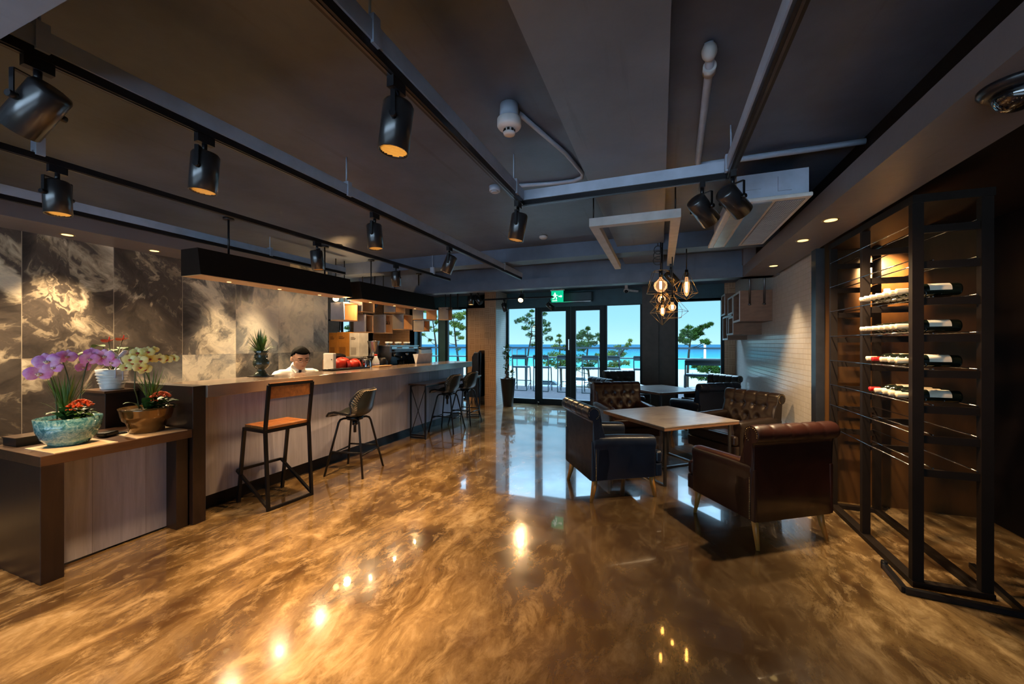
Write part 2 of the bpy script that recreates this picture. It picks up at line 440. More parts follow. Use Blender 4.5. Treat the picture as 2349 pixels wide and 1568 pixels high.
S('trim_4', M['beam'], (-9.7, 2.6, -.5, .56, 2.42, 2.80), label='grey ceiling beam overhead near the entrance')
S('trim_5', M['beam'], (-.50, .035, .56, 6.1, 2.70, 2.80), label='pale grey dropped slab band along the ceiling')
S('trim_6', M['ceil'], (-5.05, 1.2, 4.98, 5.25, 2.62, 2.80), label='dark ceiling cross beam before the window bay')
S('trim_7', M['ceil'], (-5.6, 1.42, 6.14, 6.34, 2.42, 2.58), (-5.6, 1.42, 6.2, 6.34, 2.58, 2.80), label='dark cross beam nearest the windows')
S('trim_8', M['soffit'], (1.05, 1.60, 6.1, 6.34, 2.42, 2.80))
S('wall_right', M['walltile'], (1.47, 1.62, 4.70, 9.46, 0, 2.8), label='glossy pale mosaic tiled right wall')
S('wall_dark', M['darkwall'], (2.62, 2.75, -3.5, 4.7, 0, 2.80), label='near black wall beyond the wine rack')
S('wall_alcove', M['glowwall'], (1.47, 2.62, 4.60, 4.70, 0, 2.80), label='amber veneer wall behind the wine rack')
S('trim_9', M['darksteel'], (1.40, 1.47, 4.58, 4.70, 0, 2.42), label='shiny black upright where tile wall meets wine rack')
# back of the room behind the camera; wide opening added for fill daylight
S('wall_back', M['darkwall'], (-9.8, 3.2, -3.6, -3.5, 0, .4), (-9.8, 3.2, -3.6, -3.5, 2.2, 2.8), (-9.8, -5.2, -3.6, -3.5, .4, 2.2), (1.6, 3.2, -3.6, -3.5, .4, 2.2))
# window wall
Y0 = 9.45
S('wall_window', M['teal'], (-6.5, 1.3, Y0, Y0 + .12, 2.46, 2.80), (-3.75, -.39, Y0 - .01, Y0 + .12, 2.42, 2.47), label='dark teal header above the glazed doors')
S('wall_bar', M['basketx'], (-7.75, -7.16, 8.29, 8.45, 0, 2.8), (-7.16, -6.41, 9.10, 9.25, 0, 2.8), (-4.86, -3.72, Y0, Y0 + .1, 0, 2.80), label='brown basket weave tile wall at the back of the bar')
S('wall_return', M['baskety'], (-7.30, -7.16, 8.29, 9.2, 0, 2.8), label='side face of the brown tile wall')
S('wall_kitchen', M['whitepaint'], (-9.8, -8.42, 8.5, 8.6, 0, 1.55), (-9.8, -8.42, 8.5, 8.6, 2.2, 2.8), (-9.8, -8.30, 8.5, 8.6, 1.55, 2.2), (-7.82, -7.75, 8.3, 8.6, 0, 2.8), (-9.8, -9.7, 5.4, 8.6, 0, 2.8), (-9.8, -5.75, 5.3, 5.43, 0, 2.8), label='pale kitchen wall behind the bar alcove')
S('pillar', M['teal'], (-6.46, -6.41, 9.1, Y0 + .1, 0, 2.8), (-5.72, -5.52, Y0 - .05, Y0 + .1, 0, 2.8), label='dark window pillar')
c = MB().bx(-4.03, -3.73, 8.75, 9.45, 0, 2.80)
c.mi = [0, 0, 0, 0, 0, 1]
struct(c.build('column', M['basketx'], mats=[M['basketx'], M['coltile']]), 'tiled column with brown front and white mosaic side')
S('column', M['colgrey'], (-.39, -.045, 9.28, 9.57, 0, 2.8), (-.045, .30, 9.34, 9.57, 0, 2.8), label='taupe column between the windows')
S('column', M['basketx'], (1.27, 1.47, 9.40, 9.57, 0, 2.8), label='brown tile pier in the far right corner')
def glazing(name, x0, x1, z0, z1, y=Y0, fw=.05, label=None, extra=None):
    mb = MB()
    mb.bx(x0, x0 + fw, y, y + .09, z0, z1); mb.bx(x1 - fw, x1, y, y + .09, z0, z1)
    mb.bx(x0 + fw, x1 - fw, y, y + .09, z1 - fw, z1); mb.bx(x0 + fw, x1 - fw, y, y + .09, z0, z0 + (extra or fw))
    fr = struct(mb.build(name, M['frame'], bevel=.004), label)
    g = MB().bx(x0 + fw, x1 - fw, y + .04, y + .048, z0 + (extra or fw), z1 - fw).build('pane', M['pane'], fr)
    return fr
glazing('window_1', -3.74, -2.91, 0, 2.46, label='tall fixed window left of the glazed doors', extra=.12)
for nm, a, b in (('door_1', -2.90, -2.06), ('door_2', -2.05, -1.24)):
    d = glazing(nm, a, b, 0, 2.43, Y0 + .005, .115, 'glazed terrace door leaf with dark frame', extra=.14)
    if nm == 'door_1':
        h = MB(); h.bar((-2.09, Y0 - .035, 1.36), (-2.09, Y0 - .035, 1.62), .022).bar((-2.09, Y0 + .01, 1.40), (-2.09, Y0 - .035, 1.40), .015).bar((-2.09, Y0 + .01, 1.58), (-2.09, Y0 - .035, 1.58), .015)
        h.build('door_handle', M['chrome'], d)
        MB().sph((-2.86, Y0 - .02, .05), .03).build('floor_stop', M['chrome'], d)
glazing('window_2', -1.235, -.39, 0, 2.46, label='tall fixed window right of the glazed doors', extra=.12)
glazing('window_3', .30, 1.27, 0, 2.50, label='tall window between taupe column and corner pier', fw=.06)
glazing('window_4', -6.41, -5.72, 0, 2.50, label='window behind the bar left of the dark pillar')
glazing('window_5', -5.52, -4.86, 0, 2.50, label='window behind the bar right of the dark pillar')
glazing('window_6', -9.7, -8.30, 1.55, 2.2, 8.5, label='small kitchen window')
struct(MB().bx(-9.7, -8.3, 8.47, 8.5, 1.83, 1.88).build('trim_10', M['whitepaint']))

# ------------------------------------------------------------------ bar counter
bar = thing('bar_counter', 'long bar counter with grey plank front and glossy stone top', 'bar counter', (0, 0, 0))
MB().bx(-4.15, -3.60, 2.20, 7.20, 1.045, 1.15).build('countertop', M['ctop'], bar, bevel=.004)
MB().bx(-4.10, -3.78, 2.20, 7.17, .15, 1.045).build('front_panel', M['greywood'], bar)
MB().bx(-4.08, -3.87, 2.20, 7.15, 0, .15).build('toe_kick', M['black'], bar)
e = MB().bx(-4.85, -3.62, 2.10, 2.20, 0, 1.15).build('end_panel', M['dkwood'], bar, bevel=.003)
MB().bx(-4.80, -4.151, 4.30, 7.1, .0, 1.08).build('work_surface', M['darksteel'], bar)

# orchid bench
tb = thing('side_table', 'low dark wood bench with grey panel holding the orchids', 'side table', (0, 0, 0))
MB().bx(-4.30, -3.60, 1.24, 2.085, .735, .80).build('table_top', M['dktop'], tb, bevel=.003)
MB().bx(-4.30, -3.60, 1.24, 1.345, 0, .735).build('end_panel', M['dkwood'], tb, bevel=.003)
MB().bx(-4.30, -3.655, 2.0, 2.085, 0, .735).build('end_panel', M['dkwood'], tb, bevel=.003)
MB().bx(-3.83, -3.78, 1.346, 1.999, .015, .734).build('front_panel', M['greywood'], tb)
cb = thing('cabinet', 'dark brown cabinet behind the orchid bench carrying the white pot', 'cabinet', (0, 0, 0))
MB().bx(-4.72, -4.36, 1.87, 2.085, 0, 1.085).build('body', M['dkwood'], cb, bevel=.003)
MB().bx(-4.73, -4.35, 1.86, 2.09, 1.085, 1.105).build('top_board', M['dktop'], cb, bevel=.002)
lb = thing('low_box', 'low dark wooden box standing at the back of the orchid bench', 'box', (-4.2, 1.42, .80), .05)
MB().bx(-.08, .08, -.12, .12, 0, .05).build('body', M['dkwood'], lb); MB().bx(-.085, .085, -.125, .125, .05, .058).build('box_lid', M['dktop'], lb)
for i, (x, y, a, lab) in enumerate(((-3.80, 1.46, .02, 'beige cloth mat under the turquoise bowl'), (-3.79, 1.90, -.05, 'beige cloth mat under the bronze bowl'))):
    o = MB().box((0, 0, .002), (.36, .32, .004)).build('place_mat', M['mat']); o.location = (x, y, .80); o.rotation_euler = (0, 0, a)
    tag(o, lab, 'mat', 'cloth mats on the orchid bench')
o = thing('card_reader', 'small black device with cable lying between the two orchid bowls', 'device', (-3.93, 1.70, .80), .4)
MB().box((0, 0, .02), (.07, .11, .035)).build('body', M['black'], o, bevel=.01)
MB().tube([(.03, .05, .01), (.06, .09, .008), (.02, .12, .008), (-.04, .10, .008), (-.08, .12, .008)], .005).build('cable', M['black'], o)

# ------------------------------------------------------------------ wooden bar stool
def frame_stool(name, label, seatm, fm, loc, rz, sw=.43, depth=.46, sh=.72, bh=1.13, t=.026, group=None, slats=True):
    r = thing(name, label, 'bar stool', loc, rz, group)          # faces +Y; back at -Y
    w = sw / 2; yb = -depth / 2; yf = depth / 2
    for sx in (-1, 1):
        MB().bar((sx * w, yb, 0), (sx * w, yb + .045, sh), t).bar((sx * w, yb + .045, sh), (sx * w, yb - .01, bh), t).build('back_leg', fm, r)
        MB().bar((sx * w, yf, 0), (sx * w, yf - .10, sh), t).build('front_leg', fm, r)
    MB().bar((-w, yb + .045, sh - .012), (w, yb + .045, sh - .012), t).bar((-w, yf - .10, sh - .012), (w, yf - .10, sh - .012), t).bar((-w, yb + .045, sh - .012), (-w, yf - .10, sh - .012), t).bar((w, yb + .045, sh - .012), (w, yf - .10, sh - .012), t).build('seat_frame', fm, r)
    MB().bar((-w, yf + .02, .30), (w, yf + .02, .30), t * .9).build('footrest', fm, r)
    for sx in (-1, 1): MB().bar((sx * w, yf + .02, .30), (sx * w, yb + .005, .03), t * .85).build('brace', fm, r)
    MB().bar((-w, yb, t / 2), (w, yb, t / 2), t * .9).build('floor_bar', fm, r)
    d0, d1 = yb + .04, yf - .09
    k = 3 if slats else 1; st = (d1 - d0) / k
    for i in range(k):
        MB().bx(-w + .005, w - .005, d0 + i * st + .003, d0 + (i + 1) * st - .003, sh + .003, sh + .028).build('seat_slat' if slats else 'seat', seatm, r, bevel=.003)
    MB().bx(-w + t / 2, w - t / 2, yb + .002, yb + .024, bh - .125, bh - .012).build('backrest', seatm, r, bevel=.003)
    MB().bar((-w, yb - .01, bh), (w, yb - .01, bh), t).build('top_rail', fm, r)
    MB().bx(-w, w, yb - .022, yb + .003, bh + .013, bh + .019).build('top_cap', seatm, r)
    return r
frame_stool('bar_stool', 'square framed bar stool with orange wooden slat seat and backrest', M['seatwood'], M['black'], (-3.50, 2.755, 0), PI / 2 - .10)

# ------------------------------------------------------------------ shell bar stools
def shell_stool(loc, rz, label):
    r = thing('bar_stool', label, 'bar stool', loc, rz, 'leather shell stools')
    Hs = .68
    prof = [(.235, .665, .19), (.20, .678, .205), (.12, .672, .215), (.02, .660, .22), (-.08, .660, .222), (-.145, .69, .222), (-.185, .75, .22), (-.205, .82, .21), (-.225, .90, .19), (-.238, .955, .16), (-.24, .972, .12)]
    def pt(u, v):
        x = v * (len(prof) - 1); i = min(int(x), len(prof) - 2); f = x - i
        y, z, w = [prof[i][k] * (1 - f) + prof[i + 1][k] * f for k in range(3)]
        s = u * 2 - 1; c = abs(s) ** 2.2
        back = max(0, min(1, (v - .35) / .35))
        return V((s * w, y + c * (.14 * back * (1 - .5 * max(0, v - .75) * 4)), z + c * (.055 * (1 - back) * min(1, v * 4 + .2))))
    MB().grid(pt, 16, 24).build('seat_shell', M['lgreen'], r, solid=.022, sub=1)
    def pt2(u, v): return pt(.06 + .88 * u, .04 + .92 * v) + V((0, .0, .0)) + (V((0, .012, .014)))
    MB().grid(pt2, 14, 20).build('upholstery', M['lgreen'], r, solid=.012, sub=1)
    edge = [pt(0, k / 20) for k in range(21)] + [pt(k / 10, 1) for k in range(1, 10)] + [pt(1, 1 - k / 20) for k in range(21)] + [pt(1 - k / 10, 0) for k in range(1, 10)]
    MB().tube(edge, .013, 8, closed=True).build('piping', M['black'], r)
    N = 30; path = [(0, k / N) for k in range(N + 1)] + [(k / 14, 1) for k in range(1, 14)] + [(1, 1 - k / N) for k in range(N + 1)] + [(k / 14, 0) for k in range(13, 0, -1)]
    for side in (1, -1):
        zz = []
        for i, (u, v) in enumerate(path):
            for ins in (0, 1):
                uu, vv = (u + (.5 - u) * .20 * ins, v + (.5 - v) * .11 * ins)
                pp = pt(uu, vv); nn_ = (pp - V((0, .30, 1.0))).normalized()
                zz.append(pp + nn_ * side * (.0175 if ins else .012))
        MB().tube(zz, .0026, 5, closed=True).build('stitching', M['cream'], r)
    MB().cyl((0, 0, .615), (0, 0, .652), .09, .10).build('swivel_plate', M['black'], r)
    MB().cyl((0, 0, .46), (0, 0, .62), .017).cyl((0, 0, .55), (0, 0, .60), .032).cyl((-.05, 0, .56), (.05, 0, .56), .007).build('screw_post', M['black'], r)
    a = .235
    for sx, sy in ((1, 1), (1, -1), (-1, 1), (-1, -1)):
        MB().tube([(sx * .02, sy * .02, .632), (sx * .09, sy * .09, .634), (sx * .115, sy * .115, .622), (sx * .128, sy * .128, .59), (sx * a, sy * a, .0)], .0125, 10).build('leg', M['black'], r)
    k = .190
    for z, pairs in ((.27, (((k, k), (k, -k)), ((-k, k), (-k, -k)))), (.24, (((k, k), (-k, k)), ((k, -k), (-k, -k))))):
        for p, q in pairs: MB().cyl((p[0], p[1], z), (q[0], q[1], z), .010, n=10).build('foot_bar', M['black'], r)
    return r
shell_stool((-3.385, 3.685, 0), PI / 2 + .20, 'charcoal leather shell stool with zigzag stitching beside wooden stool, nearest of its kind')
shell_stool((-3.48, 6.00, 0), PI / 2 + .05, 'charcoal leather shell stool at the near end of the narrow high table')
shell_stool((-3.47, 6.66, 0), PI / 2 - .02, 'charcoal leather shell stool at the narrow high table, farthest from camera')
# narrow high table against the bar
t = thing('high_table', 'narrow dark high table with crossed rod ends against the bar', 'table', (0, 0, 0))
MB().bx(-3.765, -3.44, 5.27, 7.30, .845, .87).build('table_top', M['dktop'], t, bevel=.003)
for y in (5.30, 7.26):
    for x in (-3.74, -3.465): MB().bar((x, y, 0), (x, y, .845), .022).build('leg', M['black'], t)
    MB().cyl((-3.74, y, .06), (-3.465, y, .82), .006, n=8).cyl((-3.465, y, .06), (-3.74, y, .82), .006, n=8).build('cross_rod', M['black'], t)
    MB().bar((-3.74, y, .055), (-3.465, y, .055), .02).bar((-3.74, y, .02), (-3.465, y, .02), .02).build('end_rail', M['black'], t)
MB().bar((-3.465, 5.3, .83), (-3.465, 7.26, .83), .02).bar((-3.74, 5.3, .83), (-3.74, 7.26, .83), .02).build('apron', M['black'], t)

# ------------------------------------------------------------------ lounge tables
def lounge_table(loc, rz, label):
    r = thing('lounge_table', label, 'table', loc, rz, 'square lounge tables'); h = .64; w, d = .53, .56
    MB().bx(-w, w, -d, d, h - .012, h).build('table_top', M['tabletop'], r, bevel=.002)
    MB().bx(-w + .004, w - .004, -d + .004, d - .004, h - .042, h - .012).build('edge_board', M['boxbrown'], r)
    for sx in (-1, 1):
        for sy in (-1, 1):
            MB().bar((sx * (w - .07), sy * (d - .07), 0), (sx * (w - .07), sy * (d - .07), h - .042), .030, .018).build('leg', M['darksteel'], r)
        MB().bar((sx * (w - .07), -d + .07, .01), (sx * (w - .07), d - .07, .01), .035, .014).build('floor_bar', M['steel'], r)
    MB().bar((-w + .07, 0, .012), (w - .07, 0, .012), .03, .014).build('cross_bar', M['darksteel'], r)
    return r
lounge_table((.065, 5.12, 0), .72, 'square pale topped lounge table in front, on thin steel legs')
lounge_table((.0, 8.17, 0), .74, 'square pale topped lounge table farther back by the taupe column')

# ------------------------------------------------------------------ tufted armchairs
def armchair(loc, rz, lea, label):
    r = thing('armchair', label, 'armchair', loc, rz, 'tufted leather armchairs')      # faces +Y
    W = .36
    # backrest: closed profile (y, z) swept across x with tufts pressed into the front face
    cx, cz, cr = -.335, .845, .068
    front = [(-.17, .36), (-.18, .46), (-.20, .56), (-.225, .66), (-.25, .74), (-.265, .80)]
    roll = [(cx + cr * math.cos(a), cz + cr * math.sin(a)) for a in [math.radians(q) for q in (-5, 25, 55, 85, 115, 145, 175, 205, 235, 262)]]
    back = [(-.345, .755), (-.345, .60), (-.35, .40), (-.355, .21), (-.30, .205), (-.20, .205)]
    poly = front + roll + back
    btn = [(x, z) for z, xs in ((.74, (-.22, -.075, .075, .22)), (.60, (-.15, 0, .15)), (.49, (-.22, -.075, .075, .22))) for x in xs]
    NX = 72; vs = []; fs = []; n = len(poly)
    # refine
    fine = []
    for i in range(n):
        a, b = poly[i], poly[(i + 1) % n]; k = 3 if i < len(front) - 1 else 1
        for j in range(k): fine.append((a[0] + (b[0] - a[0]) * j / k, a[1] + (b[1] - a[1]) * j / k, i < len(front) - 1, len(front) <= i < len(front) + 8))
    n = len(fine)
    for ix in range(NX + 1):
        x = -W + 2 * W * ix / NX; e = min(1, (W - abs(x)) / .03)
        for y, z, isf, isr in fine:
            o = 0
            if isf:
                for bx_, bz in btn:
                    d2 = ((x - bx_) ** 2 + (z - bz) ** 2)
                    o -= .034 * math.exp(-d2 / .0010)
                for k in (-1, 1):                                   # diamond seams
                    q = ((x * k / .15) + (z - .60) / .125) * .5
                    o -= .008 * math.exp(-((q - round(q)) * 1.0) ** 2 / .006) if z > .46 else 0
                o += .012
            s = 1.0
            if isr:
                for bx_ in (-.22, -.075, .075, .22): s -= .075 * math.exp(-((x - bx_) ** 2) / .00022)
            yy, zz = y, z
            if isr: yy = cx + (y - cx) * s; zz = cz + (z - cz) * s
            kx = x * (1.035 if z > .77 else 1.0) * (1 - .0 * (1 - e))
            sh = 1 - .06 * (1 - e)
            yc, zc = -.29, .55
            vs.append((kx, yy + o * e if not isr else yy * sh + cx * (1 - sh), zz * sh + (cz if z > .77 else .45) * (1 - sh) if e < 1 else zz))
    for ix in range(NX):
        for k in range(n):
            l = (k + 1) % n
            fs.append((ix * n + k, ix * n + l, (ix + 1) * n + l, (ix + 1) * n + k))
    mb = MB(); mb.add(vs, fs, True)
    mb.add(vs[:n], [tuple(reversed(range(n)))]); mb.add(vs[-n:], [tuple(range(n))])
    mb.build('backrest', lea, r)
    for x, z in btn:
        yb = -.17 - (z - .36) * .215
        MB().sph((x, yb - .020, z), .011, 8, 6).build('tuft_button', lea, r)
    for sx in (-1, 1):
        # arm: extruded padded profile in x-z, front rounded
        ap = [(-.045, .21), (.045, .21), (.045, .50), (.058, .54), (.062, .58), (.048, .615), (.015, .632), (-.02, .632), (-.05, .615), (-.06, .58), (-.052, .54), (-.045, .50)]
        def f(a, b, d, sx=sx):
            t_ = max(0, (d - .26) / .06); sc = 1 - .12 * t_ * t_
            return V((sx * (W - .045) + a * sc, d, .21 + (b - .21) * (1 - .025 * t_ * t_) - max(0, d + .1) * .05 * (b > .45)))
        m_ = MB(); nn = len(ap); ds = [-.33, -.2, -.05, .1, .22, .27, .30, .315]; vv = []; ff = []
        for d in ds: vv += [f(a, b, d) for a, b in ap]
        for i in range(len(ds) - 1):
            for k in range(nn): ff.append((i * nn + k, i * nn + (k + 1) % nn, (i + 1) * nn + (k + 1) % nn, (i + 1) * nn + k))
        m_.add(vv, ff, True); m_.add(vv[:nn], [tuple(reversed(range(nn)))]); m_.add(vv[-nn:], [tuple(range(nn))])
        m_.build('armrest', lea, r, bevel=.006)
        MB().box((sx * (W - .012), -.335, .40), (.028, .04, .38)).build('back_post', lea, r, bevel=.008)
        st = MB()
        for k in range(30): st.sph((sx * (W + .003), -.31, .225 + k * .0125), .0042, 6, 4)
        for k in range(16):
            a = math.radians(-60 + k * 17); st.sph((sx * (W * 1.035 + .001), cx + .052 * math.cos(a), cz + .052 * math.sin(a)), .0036, 6, 4)
        st.build('nailhead_trim', M['brass'], r)
    MB().bx(-W + .085, W - .085, -.24, .33, .21, .335).bx(-W + .005, W - .005, .318, .385, .21, .335).build('seat_base', lea, r, bevel=.012)
    MB().bx(-W + .092, W - .092, -.20, .33, .335, .455).bx(-W + .01, W - .01, .322, .395, .335, .455).build('seat_cushion', lea, r, bevel=.028, seg=4)
    for sx in (-1, 1):
        for y, lean in ((.30, .03), (-.29, -.05)):
            MB().tube([(sx * .30, y, .225), (sx * .305, y + lean * .4, .12), (sx * .318, y + lean, 0)], [.034, .027, .017], 4).build('leg', M['legwood'], r)
    return r
armchair((-.50, 4.20, 0), math.radians(32.5) - PI / 2, M['lnavy'], 'navy leather armchair seen from behind, left of the front table')
armchair((.735, 3.76, 0), math.radians(124) - PI / 2, M['lbrown'], 'oxblood leather armchair nearest the wine rack, seen from behind')
armchair((.85, 5.56, 0), math.radians(221) - PI / 2, M['ldark'], 'brown leather armchair with deep shiny tufts between front table and tiled wall')
armchair((-.50, 6.05, 0), math.radians(-62) - PI / 2, M['lbrown'], 'dark oxblood tufted armchair behind the front table, facing the camera')
armchair((-.72, 7.22, 0), math.radians(38) - PI / 2, M['lnavy'], 'dark armchair of which only the rolled top shows behind the oxblood one')
armchair((.62, 6.98, 0), math.radians(128) - PI / 2, M['lnavy'], 'black leather armchair turned away at the far table, beside the shiny tufted one')
armchair((.90, 8.45, 0), math.radians(217) - PI / 2, M['ldark'], 'dark brown armchair in the far right corner under the window')
armchair((-.70, 8.88, 0), math.radians(-55) - PI / 2, M['lgreen'], 'charcoal armchair by the tall window at the far table')
# wing chair
r = thing('wing_chair', 'tall dark wing chair half hidden by the tiled column', 'chair', (-4.42, 9.0, 0), PI / 2)
MB().prism([(-.30, .2), (-.20, .2), (-.16, .5), (-.19, .9), (-.22, 1.30), (-.27, 1.36), (-.33, 1.30), (-.31, .9), (-.32, .5)], lambda a, b, d: V((d, a, b)), -.30, .30).build('backrest', M['lnavy'], r, bevel=.03)
for sx in (-1, 1):
    MB().prism([(-.28, .2), (.28, .2), (.30, .60), (.24, .66), (-.05, .68), (-.10, .95), (-.09, 1.18), (-.16, 1.30), (-.28, 1.30)], lambda a, b, d: V((d, a, b)), sx * .30, sx * .37).build('wing_arm', M['lnavy'], r, bevel=.02)
    for y in (-.24, .22): MB().cyl((sx * .28, y, .2), (sx * .29, y * 1.05, 0), .025, .015).build('leg', M['legwood'], r)
MB().bx(-.30, .30, -.2, .32, .2, .46).build('seat', M['lnavy'], r, bevel=.03)
# ------------------------------------------------------------------ ceiling tracks
def track(label, p0, p1, hangers=(), chan=True, z=2.5):
    p0 = V((*p0, z)); p1 = V((*p1, z)); d = (p1 - p0).normalized()
    r = thing('lighting_track', label, 'lighting track', p0, 0, 'ceiling lighting tracks')
    L = p1 - p0
    MB().bar((0, 0, .017), L + V((0, 0, .017)), .036, .034).build('rail', M['black'], r)
    MB().bar((0, 0, .0035) - d * .0 if False else V((0, 0, -.001)), L + V((0, 0, -.001)), .010, .004).build('conductor_slot', M['darksteel'], r)
    if chan: MB().bar((0, 0, .069), L + V((0, 0, .069)), .05, .068).build('channel', M['steelgrey'], r)
    for f in hangers:
        p = L * f
        h = MB(); h.box(p + V((0, 0, .075)), (.062 if abs(d.y) > .5 else .035, .035 if abs(d.y) > .5 else .062, .10)); h.cyl(p + V((0, 0, .12)), p + V((0, 0, .30)), .005, n=8)
        h.build('hanger', M['steelgrey'], r)
    return r
track('long grey lighting track nearest the bar seating, running toward the windows', (-2.05, .60), (-2.03, 5.75), (.02, .30, .86))
track('grey lighting track overhead that meets the short cross track', (-.94, .60), (-.94, 2.66), (.12, .24, .93))
track('short lighting track crossing between the two overhead tracks', (-.94, 2.69), (.40, 2.69), ())
track('lighting track on the wine rack side of the ceiling', (.39, .60), (.39, 2.68), (.98,))
track('black lighting track above the bar counter, without grey channel near it', (-3.18, .60), (-3.12, 5.45), (.1, .9), False)
track('black lighting track high along the hanging bar troughs', (-4.42, .60), (-4.42, 4.6), (.15, .7), True, 2.54)
track('black lighting track just before the glazed doors', (-4.3, 7.45), (-2.35, 7.45), (), False, 2.60)
track('second black lighting track by the exit sign', (-3.9, 8.35), (-2.2, 8.35), (), False, 2.52)

# ------------------------------------------------------------------ track spotlights
LIGHTS = []
def spot(loc, aim, label, lens=None, power=60, size=.115, lit=True, ang=75, blend=.7, z=2.5):
    r = thing('track_spotlight', label, 'spotlight', (loc[0], loc[1], z), 0, 'black track spotlights')
    d = V(aim).normalized()
    q = d.to_track_quat('-Z', 'Y').to_matrix()
    MB().box((0, 0, -.02), (.030, .075, .04)).cyl((0, 0, -.04), (0, 0, -.075), .011).build('adapter', M['black'], r)
    c = V((0, 0, -.165)); rr = size / 2
    def T(p): return c + q @ V(p)
    yk = MB(); a = q @ V((1, 0, 0)); a.z = 0
    a = a.normalized() if a.length > .1 else V((1, 0, 0)); k = rr + .012
    yk.bar(V((0, 0, -.075)) - a * k, V((0, 0, -.075)) + a * k, .016, .004)
    for s_ in (-1, 1):
        yk.bar(V((0, 0, -.075)) + a * k * s_, c + a * k * s_, .016, .004, up=a); yk.cyl(c + a * (k - .012) * s_, c + a * (k + .012) * s_, .012, n=10)
    yk.build('yoke', M['black'], r)
    h = MB(); prof = [(rr * .55, .085), (rr * .9, .08), (rr, .07), (rr, -.105), (rr - .005, -.105), (rr - .006, -.08)]
    n = 24; vs = []; fs = []
    for R_, z_ in prof:
        for i in range(n): vs.append(T((R_ * math.cos(2 * PI * i / n), R_ * math.sin(2 * PI * i / n), z_)))
    for j in range(len(prof) - 1):
        for i in range(n): fs.append((j * n + i, j * n + (i + 1) % n, (j + 1) * n + (i + 1) % n, (j + 1) * n + i))
    h.add(vs, fs, True); h.add(vs[:n], [tuple(range(n))]); h.build('housing', M['housing'], r)
    lm = M[lens or 'lens'] if lit else M['black']
    l = MB(); l.add([T((0, 0, -.095))] + [T((( rr - .007) * math.cos(2 * PI * i / n), (rr - .007) * math.sin(2 * PI * i / n), -.095)) for i in range(n)], [(0, 1 + i, 1 + (i + 1) % n) for i in range(n)])
    l.build('lamp_face', lm, r)
    lv = MB()
    for i in range(-5, 6):
        x = i * rr / 6; hh = math.sqrt(max(0, (rr - .008) ** 2 - x * x))
        lv.bar(T((x, -hh, -.099)), T((x, hh, -.099)), .0018, .004)
    lv.build('louvre', M['brass'] if lit else M['black'], r)
    if lit and power:
        ld = bpy.data.lights.new('spot_beam', 'SPOT'); ld.energy = power; ld.color = (1, .60, .27); ld.spot_size = math.radians(ang); ld.spot_blend = blend; ld.shadow_soft_size = .05
        lo = bpy.data.objects.new('spot_beam', ld); COL.objects.link(lo); lo.parent = r
        lo.location = c + d * .125; lo.rotation_euler = d.to_track_quat('-Z', 'Y').to_euler(); lo['kind'] = 'helper'
    return r
PW = 1.0
spot((-2.05, .70), (-.62, -.20, -.66), 'large dark spotlight tilted away at the upper left corner, nearest of all', lit=False)
spot((-2.05, 1.24), (-.06, -.04, -1), 'lit spotlight on the long track above the bar seating, left of the hanger', power=170)
spot((-2.05, 2.44), (.06, .02, -1), 'lit spotlight halfway along the long track above the bar seating', power=130)
spot((-2.04, 3.56), (-.35, -.1, -.9), 'unlit looking spotlight tilted to the bar at the far part of the long track', power=60)
spot((-.94, 1.24), (-.10, -.05, -1), 'lit spotlight hanging from the overhead track beside the smoke detector', power=170)
spot((-.94, 2.60), (-.18, -.02, -1), 'lit spotlight at the corner where overhead and cross tracks meet', power=110)
spot((.24, 2.69), (.55, .55, -.62), 'dark spotlight near the right end of the cross track, aimed away', power=70, lit=True)
spot((.39, 2.58), (.62, .62, -.55), 'dark spotlight just left of the ceiling air conditioner, aimed at the tiled wall', power=60)
spot((-3.18, 1.16), (.05, .02, -1), 'lit spotlight over the orchid bench, leftmost above the bar', power=150)
spot((-3.15, 2.92), (.05, .1, -1), 'lit spotlight in front of the hanging black trough', power=130)
spot((-3.13, 4.12), (.02, .1, -1), 'small lit spotlight above the gap between the two troughs', power=110)
spot((-3.75, 7.45), (.05, -.1, -1), 'dark cylinder spotlight beside the small suspended rack over the bar end', power=50, z=2.60)
spot((-3.58, 7.45), (.65, -.25, -.75), 'small black spotlight tilted right in front of the brown tiled column', power=0, z=2.60, lit=False)
spot((-2.62, 7.45), (.10, -.80, -.62), 'glowing spotlight facing the camera before the glazed doors', lens='hotlens', power=60, z=2.60)
spot((-3.35, 8.35), (.35, -.1, -.9), 'small black spotlight hanging beside the glowing one', power=0, z=2.52, lit=False)
spot((-2.27, 8.35), (.75, -.1, -.7), 'small black spotlight tilted right just below the exit sign', power=0, z=2.50, lit=False)
# unseen spotlights added out of view to light the near floor
for x, y, nm in ((-.9, -1.1, 'nearest the bar'), (.9, -1.1, 'second from the bar'), (.75, .35, 'nearest the wine rack')):
    spot((x, y), (.05, .25, -1) if x < .8 and y < 0 else (.42, .35, -1), 'unseen spotlight added behind the viewpoint to light the near floor, ' + nm, power=70 if y < 0 else 115, z=2.80 if y < .5 and y > .3 else 2.78)

# ------------------------------------------------------------------ suspended rail frame
r = thing('ceiling_rail_frame', 'pale grey rail frame hung from the ceiling over the lounge tables', 'ceiling rail', (0, 0, 2.5))
MB().bx(-.57, .15, 3.36, 3.43, 0, .07).build('cross_rail', M['ltgrey'], r)
for x0 in (-.57, .075): MB().bx(x0, x0 + .075, 3.43, 5.40, 0.0, .06).build('long_rail', M['ltgrey'], r)
for x0 in (-.55, .10):
    for y in (3.40, 5.2): MB().cyl((x0 + .01, y, .07), (x0 + .01, y, .30), .006, n=8).build('hanger', M['black'], r)
spot((.12, 5.30), (.55, -.05, -.7), 'lit black spotlight hanging amid the wire pendant cages', power=50)

